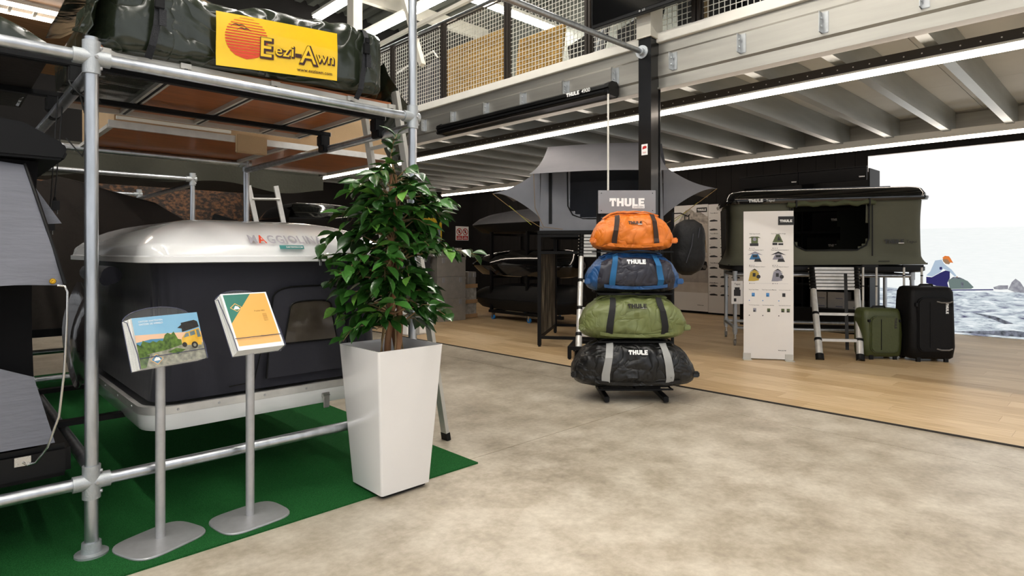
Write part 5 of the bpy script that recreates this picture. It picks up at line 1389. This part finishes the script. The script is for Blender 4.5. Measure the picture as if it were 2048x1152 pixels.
# black product shelf
sh = thing('product_shelf', 'tall black product shelf behind the green tent', 'shelf', (9.9, 3.6, .012))
MB().box(10.20, 10.23, 2.70, 4.58, .012, 2.42).build('back_panel', 'black_steel', sh)
MB().box(9.62, 10.20, 2.70, 4.58, .012, .36).build('plinth', 'black_plastic', sh)
for y in (2.70, 3.63, 4.56): MB().box(9.75, 10.20, y, y+.02, .36, 2.42).build('upright', 'black_steel', sh)
for z in (.70, 1.10, 1.50, 1.90): MB().box(9.72, 10.20, 2.71, 4.57, z, z+.025).build('shelf_board', 'black_steel', sh)
for y0, y1 in ((3.645, 4.58), (2.70, 3.635)):
    h_ = MB().box(9.60, 9.63, y0, y1, 2.24, 2.42).build('header', 'black_steel', sh, bevel=.004)
    m = MB(); thule(m, .075, at(9.597, y0+.06, 2.29, FACE_X)); m.build('header_lettering', 'logo_white', h_)
    MB().box(9.60, 9.66, y0, y1, 2.425, 2.44).build('header_trim', 'black_plastic', sh)
k = 0
WORDS = ['lowest left', 'lowest second', 'lowest third', 'lowest right']
def stock(label, y0, y1, z0, h_, mt, txt):
    t = thing('product_box', label, 'box', (9.85, (y0+y1)/2, z0), group='boxes on the black shelf')
    MB().box(9.78, 10.12, y0, y1, z0, z0+h_).build('carton', mt, t, bevel=.003)
    if txt:
        m = MB(); thule(m, min(.16, (y1-y0)*.6), at(9.779, (y0+y1)/2, z0+h_*.6, FACE_X)); m.build('lettering', 'logo_white' if mt != 'carton_white' else 'icon_grey', t)
    else: MB().box(9.777, 9.7795, y0+.02, y0+(y1-y0)*.5, z0+.02, z0+.035).build('label', 'icon_grey', t)
for i, (y0, y1, z0, h_) in enumerate(((3.30, 3.53, .362, .12), (3.05, 3.28, .362, .12), (2.82, 3.03, .362, .12), (3.30, 3.53, .483, .12), (3.05, 3.28, .483, .12))):
    stock('small white carton on the shelf plinth, %s' % ['lower row, nearest the ladder rail', 'lower row, second from the ladder rail', 'lower row, third from the ladder rail', 'upper row, nearest the ladder rail', 'upper row, second from the ladder rail'][i], y0, y1, z0, h_, 'carton_white', False)
for i, (y0, y1, z0, h_, lb) in enumerate(((3.72, 4.5, .726, .3, 'on the second shelf behind the white board'), (2.75, 3.55, .726, .22, 'on the second shelf behind the ladder'), (3.70, 4.45, 1.126, .3, 'on the third shelf behind the tent window'), (2.80, 3.58, 1.126, .3, 'on the third shelf at the right'), (3.72, 4.10, 1.526, .28, 'seen through the tent window, top left'), (4.12, 4.5, 1.526, .28, 'on the fourth shelf at the far left'), (2.80, 3.5, 1.526, .28, 'on the fourth shelf at the right'))):
    stock('black product box with white lettering '+lb, y0, y1, z0, h_, 'black_plastic', True)

# green hard-shell tent on a pipe cart
TX, TY, TD = 7.226, 3.598, -55.84
TM = fr(TX, TY, 0, TD) @ Matrix(((1, 0, 0, 0), (0, 1, 0, 0), (.012, 0, 1, 0), (0, 0, 0, 1)))
CM = fr(TX, TY, 0, TD)
LT, WT = 2.30, 1.22
hy = thing('roof_tent', 'olive green pop-up roof tent with glossy black lid on a pipe cart', 'tent', (TX, TY, .95), TD)
def rr_(ins, z, r=.16, dz=0.): return [(LT/2+p[0], WT/2+p[1], z) for p in rrect(LT/2-ins, WT/2-ins, r, 7)]
MB(CM).loft([rr_(.05, .965), rr_(.02, .985), rr_(.02, 1.03), rr_(.05, 1.04)]).build('base', 'black_plastic', hy, smooth=40)
m = MB(TM); rings = []
NV_ = 26
per = rrect(LT/2, WT/2, .13, 7)
def dens(pts, step=.045):
    o = []
    for (x0, y0), (x1, y1) in zip(pts, pts[1:]+pts[:1]):
        n = max(1, int(math.hypot(x1-x0, y1-y0)/step))
        for i in range(n): o.append((x0+(x1-x0)*i/n, y0+(y1-y0)*i/n))
    return o
per = dens(per)
for j in range(NV_):
    v = j/(NV_-1); z = 1.035+.79*v
    ins = .055+.012*math.sin(PI*v)-(.045*(1-v/.12)**1.5 if v < .12 else 0)
    rings.append([(LT/2+x*(1-ins/(LT/2)), WT/2+y*(1-ins/(WT/2))+wr((x, y, z), 4, .008), z) for x, y in per])
m.loft(rings, False)
def twin(c):
    if .2 < c.y < WT-.2: return False
    if not (.775 < c.x < 1.62): return False
    lo = 1.22+max(0, .93-c.x)**2*6+max(0, c.x-1.47)**2*6
    return lo < c.z < 1.76
keep_open(m, twin); m.build('canvas', 'tepui_green', hy, smooth=50)
for y in (.085,):
    m = MB(TM); m.add([(.76, y, 1.8), (.76, y, 1.36), (.80, y, 1.28), (.9, y, 1.22), (1.5, y, 1.22), (1.6, y, 1.28), (1.635, y, 1.36), (1.635, y, 1.8)], [tuple(range(8))]); m.build('window_net', 'net', hy)
m = MB(TM); m.tube([(.765, .045, 1.78), (.765, .045, 1.36), (.81, .045, 1.27), (.92, .045, 1.215), (1.5, .045, 1.215), (1.6, .045, 1.27), (1.63, .045, 1.36), (1.63, .045, 1.78)], .009, 6); m.build('window_piping', 'black_plastic', hy)
m = MB(TM); m.tube([(.70+.99*i/20, .012, 1.787-.012*math.sin(i*1.3)) for i in range(21)], [.030+.006*math.sin(i*2.1) for i in range(21)], 10); m.build('rolled_flap', 'tepui_roll', hy, smooth=60)
for x in (.80, 1.62): MB(TM).box(x-.008, x+.008, -.026, .045, 1.745, 1.83).build('roll_tie', 'black_web', hy)
for x in (.735, 1.665): MB(TM).box(x-.005, x+.005, .030, .042, 1.14, 1.80).build('seam_zip', 'black_plastic', hy)
m = MB(TM); m.add([(-.0, .18, 1.76), (-.002, .62, 1.76), (.01, .60, 1.12), (.01, .25, 1.25)], [(0, 1, 2, 3)]); m.build('side_flap', 'black_web', hy, thick=.01)
MB(TM).box(.02, LT-.02, .08, WT-.08, 1.03, 1.05).build('floor', 'black_plastic', hy)
lid_r = [rr_(.03, 1.80), rr_(.0, 1.805), rr_(-.01, 1.83), rr_(-.01, 1.85), rr_(.01, 1.862), rr_(.012, 1.885), rr_(.025, 1.91)]
for k, z in ((.045, 1.945), (.07, 1.962), (.12, 1.975), (.22, 1.982), (.40, 1.985), (.58, 1.985)): lid_r.append(rr_(k, z, .15))
lo = MB(TM).loft(lid_r).build('lid', 'gloss_black', hy, smooth=40)
for y in (.3, .9): MB(TM).box(.35, 1.95, y-.04, y+.04, 1.985, 2.0).build('lid_ridge', 'gloss_black', hy, bevel=.006)
FL = lambda x, y, z: TM @ at(x, y, z, FACE_Y)
m = MB(); thule(m, .17, FL(.33, -.012, 1.842)); put_text(m, 'Tepui', .10, FL(.50, -.013, 1.840)); m.build('lid_lettering', 'logo_white', lo)
m = MB(); thule(m, .21, FL(1.905, .040, 1.31)); put_text(m, 'Tepui', .11, FL(2.09, .039, 1.305)); m.build('canvas_lettering', 'logo_black', hy)
MB(TM).box(1.95, 2.01, .036, .04, 1.285, 1.295).build('lettering_tag', 'paper_white', hy)
for x in (.55, 1.72): MB(TM).box(x, x+.12, .0, .006, 1.07, 1.078).build('hem_loop', 'black_web', hy)
ct = thing('pipe_cart', 'galvanised pipe cart on casters under the green tent', 'cart', (TX, TY, .012), TD)
xs_, ys_ = (.10, 2.12), (.10, .92)
for x in xs_:
    for y in ys_:
        MB(CM).cyl((x, y, .16), (x, y, .93), .024, n=16).build('post', 'galv_pipe', ct)
        for z in (.92, .24): MB(CM).cyl((x, y, z-.05), (x, y, z+.045), .031, n=16).build('clamp', 'clamp', ct)
        c = MB(CM).cyl((x, y, .10), (x, y, .16), .016, n=10).build('caster', 'rod_steel', ct)
        MB(CM).cyl((x-.012, y+.02, .052), (x+.012, y+.02, .052), .040, n=18).build('wheel', 'caster_blue' if False else 'zip_grey', c)
        m = MB(CM); m.box(x-.02, x-.014, y-.005, y+.035, .04, .11); m.box(x+.014, x+.02, y-.005, y+.035, .04, .11); m.build('fork', 'rod_steel', c)
for z in (.92, .24):
    for y in ys_: MB(CM).cyl((xs_[0], y, z), (xs_[1], y, z), .024, n=14).build('rail', 'galv_pipe', ct)
    for x in xs_: MB(CM).cyl((x, ys_[0], z), (x, ys_[1], z), .024, n=14).build('rail', 'galv_pipe', ct)
MB(CM).box(.3, 2.0, .3, .34, .945, .965).build('support_bar', 'black_steel', ct); MB(CM).box(.3, 2.0, .75, .79, .945, .965).build('support_bar', 'black_steel', ct)
tele('telescopic ladder leaning on the green tent beside the white board', (7.076, 2.451, .012), (7.332, 2.121, .012), (7.72, 2.775, 1.03), (8.00, 2.365, 1.03), hy, .735, [.20, .47])
sp_ = MB(); sp_.bar((7.68, 2.38, .95), (7.45, 2.29, .10), .035, .004); tag(sp_.build('strap', 'black_web'), 'black strap dangling under the green tent between the ladder rails', 'strap')

# white product board
PDEG = -57.6
PM = fr(6.526, 3.065, .012, PDEG)
pb = thing('display_board', 'tall white product board with small tent pictures in front of the green tent', 'board', (6.664, 2.848, .012), PDEG)
pn = MB(PM).box(0, .515, -.003, .003, .012, 1.645).build('panel', 'poster_white', pb)
for x in (.035, .47):
    m = MB(PM); m.box(x-.045, x+.045, -.075, .075, 0, .006); m.box(x-.04, x+.04, -.012, -.004, .006, .07); m.box(x-.04, x+.04, .004, .012, .006, .07); m.build('foot', 'alu_dull', pb)
m = MB(PM); m.box(.358, .52, -.0075, -.0035, 1.49, 1.585); lg = m.build('logo_field', 'logo_black', pn)
m = MB(); thule(m, .125, PM @ at(.438, -.0078, 1.535, FACE_Y)); m.build('lettering', 'logo_white', pn)
names = ['icon_green', 'icon_blue', 'icon_grey', 'icon_dark', 'icon_lightblue', 'icon_yellow']
m = MB(PM @ at(0, -.0045, 0, FACE_Y)); q = 0
def ic(k, pts): m.k = names.index(k); m.add([(a, b__, 0.00015*len(m.f)/6) for a, b__ in pts], [tuple(range(len(pts)))])
def sqr(k, x, z, w, h): ic(k, [(x, z), (x+w, z), (x+w, z+h), (x, z+h)])
for i, (c1, x, z) in enumerate((('icon_green', .06, 1.29), ('icon_green', .30, 1.29), ('icon_blue', .06, 1.10), ('icon_grey', .30, 1.10), ('icon_yellow', .06, .90), ('icon_grey', .30, .90))):
    if i == 0: sqr(c1, x+.02, z, .07, .075); sqr('icon_dark', x+.005, z-.03, .09, .03); ic('icon_grey', circ(x+.055, z+.045, .02, 12)); ic('icon_green', [(x-.01, z+.06), (x+.02, z+.075), (x+.02, z+.06)]); ic('icon_green', [(x+.12, z+.06), (x+.09, z+.075), (x+.09, z+.06)])
    elif i == 1: ic(c1, [(x, z+.01), (x+.04, z+.10), (x+.07, z+.10), (x+.11, z+.01)]); ic('icon_dark', [(x+.05, z+.03), (x+.06, z+.08), (x+.09, z+.03)]); sqr('icon_dark', x+.0, z-.02, .05, .025); sqr('icon_dark', x+.06, z-.02, .05, .02)
    elif i in (2, 3): ic('icon_dark' if i == 3 else 'icon_grey', [(x-.02, z+.06), (x+.06, z+.10), (x+.14, z+.06), (x+.06, z+.075)]); ic(c1, [(x, z+.01), (x+.03, z+.07), (x+.09, z+.07), (x+.12, z+.01)]); sqr('icon_dark', x+.035, z+.035, .05, .025); ic('icon_dark', [(x+.05, z-.015), (x+.13, z-.015), (x+.11, z+.02), (x+.06, z+.02)])
    else: ic(c1, [(x-.01, z-.03), (x+.01, z+.07), (x+.06, z+.10), (x+.10, z+.06), (x+.10, z-.02), (x+.05, z-.03)]); sqr('icon_dark', x+.035, z+.02, .03, .04); ic('icon_dark', circ(x+.095, z+.02, .022, 10)); ic('icon_dark', [(x+.005, z+.075), (x+.055, z+.11), (x+.11, z+.065), (x+.055, z+.095)])
    for k in range(3): ic(['icon_dark', 'icon_grey', 'icon_grey'][k], circ(x+.005+.022*k, z-.055, .005, 8))
for x, z, k in ((.085, .70, 'icon_lightblue'), (.235, .70, 'icon_lightblue'), (.40, .70, 'icon_dark'), (.10, .53, 'icon_grey'), (.245, .53, 'icon_green'), (.39, .53, 'icon_green'), (.445, .53, 'icon_green')):
    sqr(k, x, z, .032, .04); sqr('icon_dark' if k != 'icon_lightblue' else 'icon_blue', x+.002, z, .02, .016); 
for x in (.06, .20, .365):
    for z in (.655, .49): ic('icon_dark' if z < .6 else 'icon_lightblue', circ(x, z, .006, 8))
m.k = 2; m.box(.055, .46, .845, .846, 0, .0003)
m.build('product_pictures', names, pn)
m = MB()
for x, z, s, w in ((.115, 1.395, 'Thule Tepui Foothill', .11), (.36, 1.395, 'Thule Tepui HyBox Wedge', .15), (.13, 1.215, 'Thule Tepui Explorer Ayer 2', .155), (.375, 1.215, 'Thule Tepui Explorer Kukenam 3', .18), (.14, 1.03, 'Thule Tepui Explorer Autana 3', .165), (.38, 1.03, 'Thule Tepui Explorer Autana 4', .165),
                   (.105, .775, 'Thule Tepui Sheets', .10), (.265, .775, 'Thule Tepui Luxury Mattress', .15), (.425, .775, 'Thule Tepui Anti-Condensation Mat', .12), (.11, .605, 'Thule Tepui Hanging Organizer', .11), (.255, .605, 'Thule Tepui Boot Bag Single', .12), (.425, .605, 'Thule Tepui Boot Bag Double', .12)):
    put_text(m, s, w, PM @ at(x, -.004, z, FACE_Y), .006)
put_text(m, 'Bring your life', .08, PM @ at(.40, -.004, .11, FACE_Y), .02); m.build('small_text', 'icon_dark', pn)
sc = thing('price_card', 'small white price card hanging on the cart left of the white board', 'card', (7.2, 3.35, .7))
mC = CM @ Matrix.Translation((.17, .055, -.07)); MB(mC).box(-.12, .02, 0, .004, .62, .91).build('card', 'poster_white', sc)
m = MB(mC); m.box(-.09, -.01, -.001, 0, .72, .80); m.box(-.08, -.02, -.001, 0, .80, .83); m.box(-.09, -.06, -.001, 0, .65, .69); m.build('picture', 'icon_dark', sc)
m = MB(); put_text(m, 'Tepui', .07, mC @ at(-.05, -.001, .87, FACE_Y), .01); m.build('card_text', 'icon_dark', sc)
m = MB(mC); m.tube([(-.05, .002, .905), (-.05, .02, .98), (-.05, .045, 1.018), (-.05, .07, .99)], .002, 5); m.build('string', 'black_web', sc)

# rolling luggage
def luggage(label, x, y, deg, w, d, h, mt, logo, rods, strap):
    t = thing('rolling_suitcase', label, 'suitcase', (x, y, .012), deg)
    T = fr(x, y, .012, deg)
    def ring(z, k, kd, r): return [(p[0]*1.0, d/2+p[1]+0, z) for p in rrect(w/2*k, d/2*kd, r, 6)]
    rings = [ring(.03, .86, .80, .05), ring(.05, .96, .95, .06), ring(h*.2, 1, 1.02, .06), ring(h*.5, .99, 1.04, .06), ring(h*.8, .985, .98, .06), ring(h*.93, .96, .90, .06), ring(h*.985, .90, .80, .06), ring(h, .80, .66, .05)]
    o = []
    for R in rings: o.append([(a+wr((a, b__, c), 7, .010, w*9), b__+wr((a, b__, c), 8, .012, 3), c) for a, b__, c in R])
    MB(T).loft(o).build('body', mt, t, smooth=55)
    m = MB(T); m.prism([(p[0], p[1]) for p in rrect(w*.36, h*.36, .07, 6)], -.012, .03, at(0, .004, h*.50, FACE_Y)); pk = m.build('front_pocket', mt, t, bevel=.012)
    m = MB(T); m.tube([(-w*.30, -.012, h*.83), (-w*.32, -.022, h*.5), (-w*.30, -.012, h*.2)], .005, 6); m.tube([(-w*.10, -.028, h*.80), (-w*.10, -.028, h*.55), (-w*.10, -.028, h*.2)], .004, 6); m.build('zip', 'black_plastic', t)
    m = MB(T); m.tube([(-.08, d*.45, h-.01), (-.06, d*.4, h+.018), (.06, d*.4, h+.018), (.08, d*.45, h-.01)], .011, 8); m.build('top_handle', 'black_web', t)
    for zz in strap:
        m = MB(T); m.tube([(.02, -.022, zz), (.06, -.036, zz-.012), (.14, -.036, zz-.012), (.18, -.022, zz)], .008, 8); m.build('grab_strap', 'zip_grey', t)
    m = MB(); thule(m, .115, T @ at(w*.26, -.0265, h*.72, FACE_Y) @ Matrix.Rotation(-PI/2, 4, 'Z')); m.build('lettering', logo, t)
    for s in (-1, 1):
        m = MB(T); m.box(s*w*.38-.012, s*w*.38+.012, -.02, .03, h*.74, h*.79); m.build('side_buckle', 'black_plastic', t, bevel=.004)
        MB(T).cyl((s*w*.36-.018, d*.85, .045), (s*w*.36+.018, d*.85, .045), .045, n=18).build('wheel', 'black_plastic', t)
        c = MB(T).cyl((rods[0]+s*rods[1], d*.88, h*.9), (rods[0]+s*rods[1], d*.88, 1.03), .0115, n=10).build('pull_tube', 'alu_dull', t)
        MB(T).cyl((rods[0]+s*rods[1], d*.88, h+(1.03-h)*.5), (rods[0]+s*rods[1], d*.88, h+(1.03-h)*.5+.012), .0135, n=10).build('pull_collar', 'black_plastic', c)
        MB(T).box(s*w*.3-.02, s*w*.3+.02, d*.05, d*.12, 0, .05).build('stand_foot', 'black_plastic', t)
    MB(T).bar((rods[0]-rods[1]-.015, d*.88, 1.035), (rods[0]+rods[1]+.015, d*.88, 1.035), .025, .03).build('pull_grip', 'black_plastic', t)
    return t
luggage('small olive green rolling suitcase beside the ladder', 7.588, 1.961, -46, .43, .26, .565, 'luggage_green', 'logo_black', (-.03, .075), (.0,)[:0])
luggage('large black rolling suitcase at the edge of the green tent', 7.80, 1.545, -49, .475, .34, .815, 'luggage_black', 'logo_white', (-.05, .095), (.66, .15))

# tiny fixings and flat print stay joined: mark them
for o in bpy.data.objects:
    if o.type == 'MESH' and o.parent and o.name.split('.')[0] in ('screw', 'rivet', 'bolt', 'product_print', 'product_pictures', 'print_figures', 'sun_print', 'bird_print', 'pin', 'small_text', 'sign_caption', 'poster_heading', 'caption'):
        o['kind'] = 'stuff'
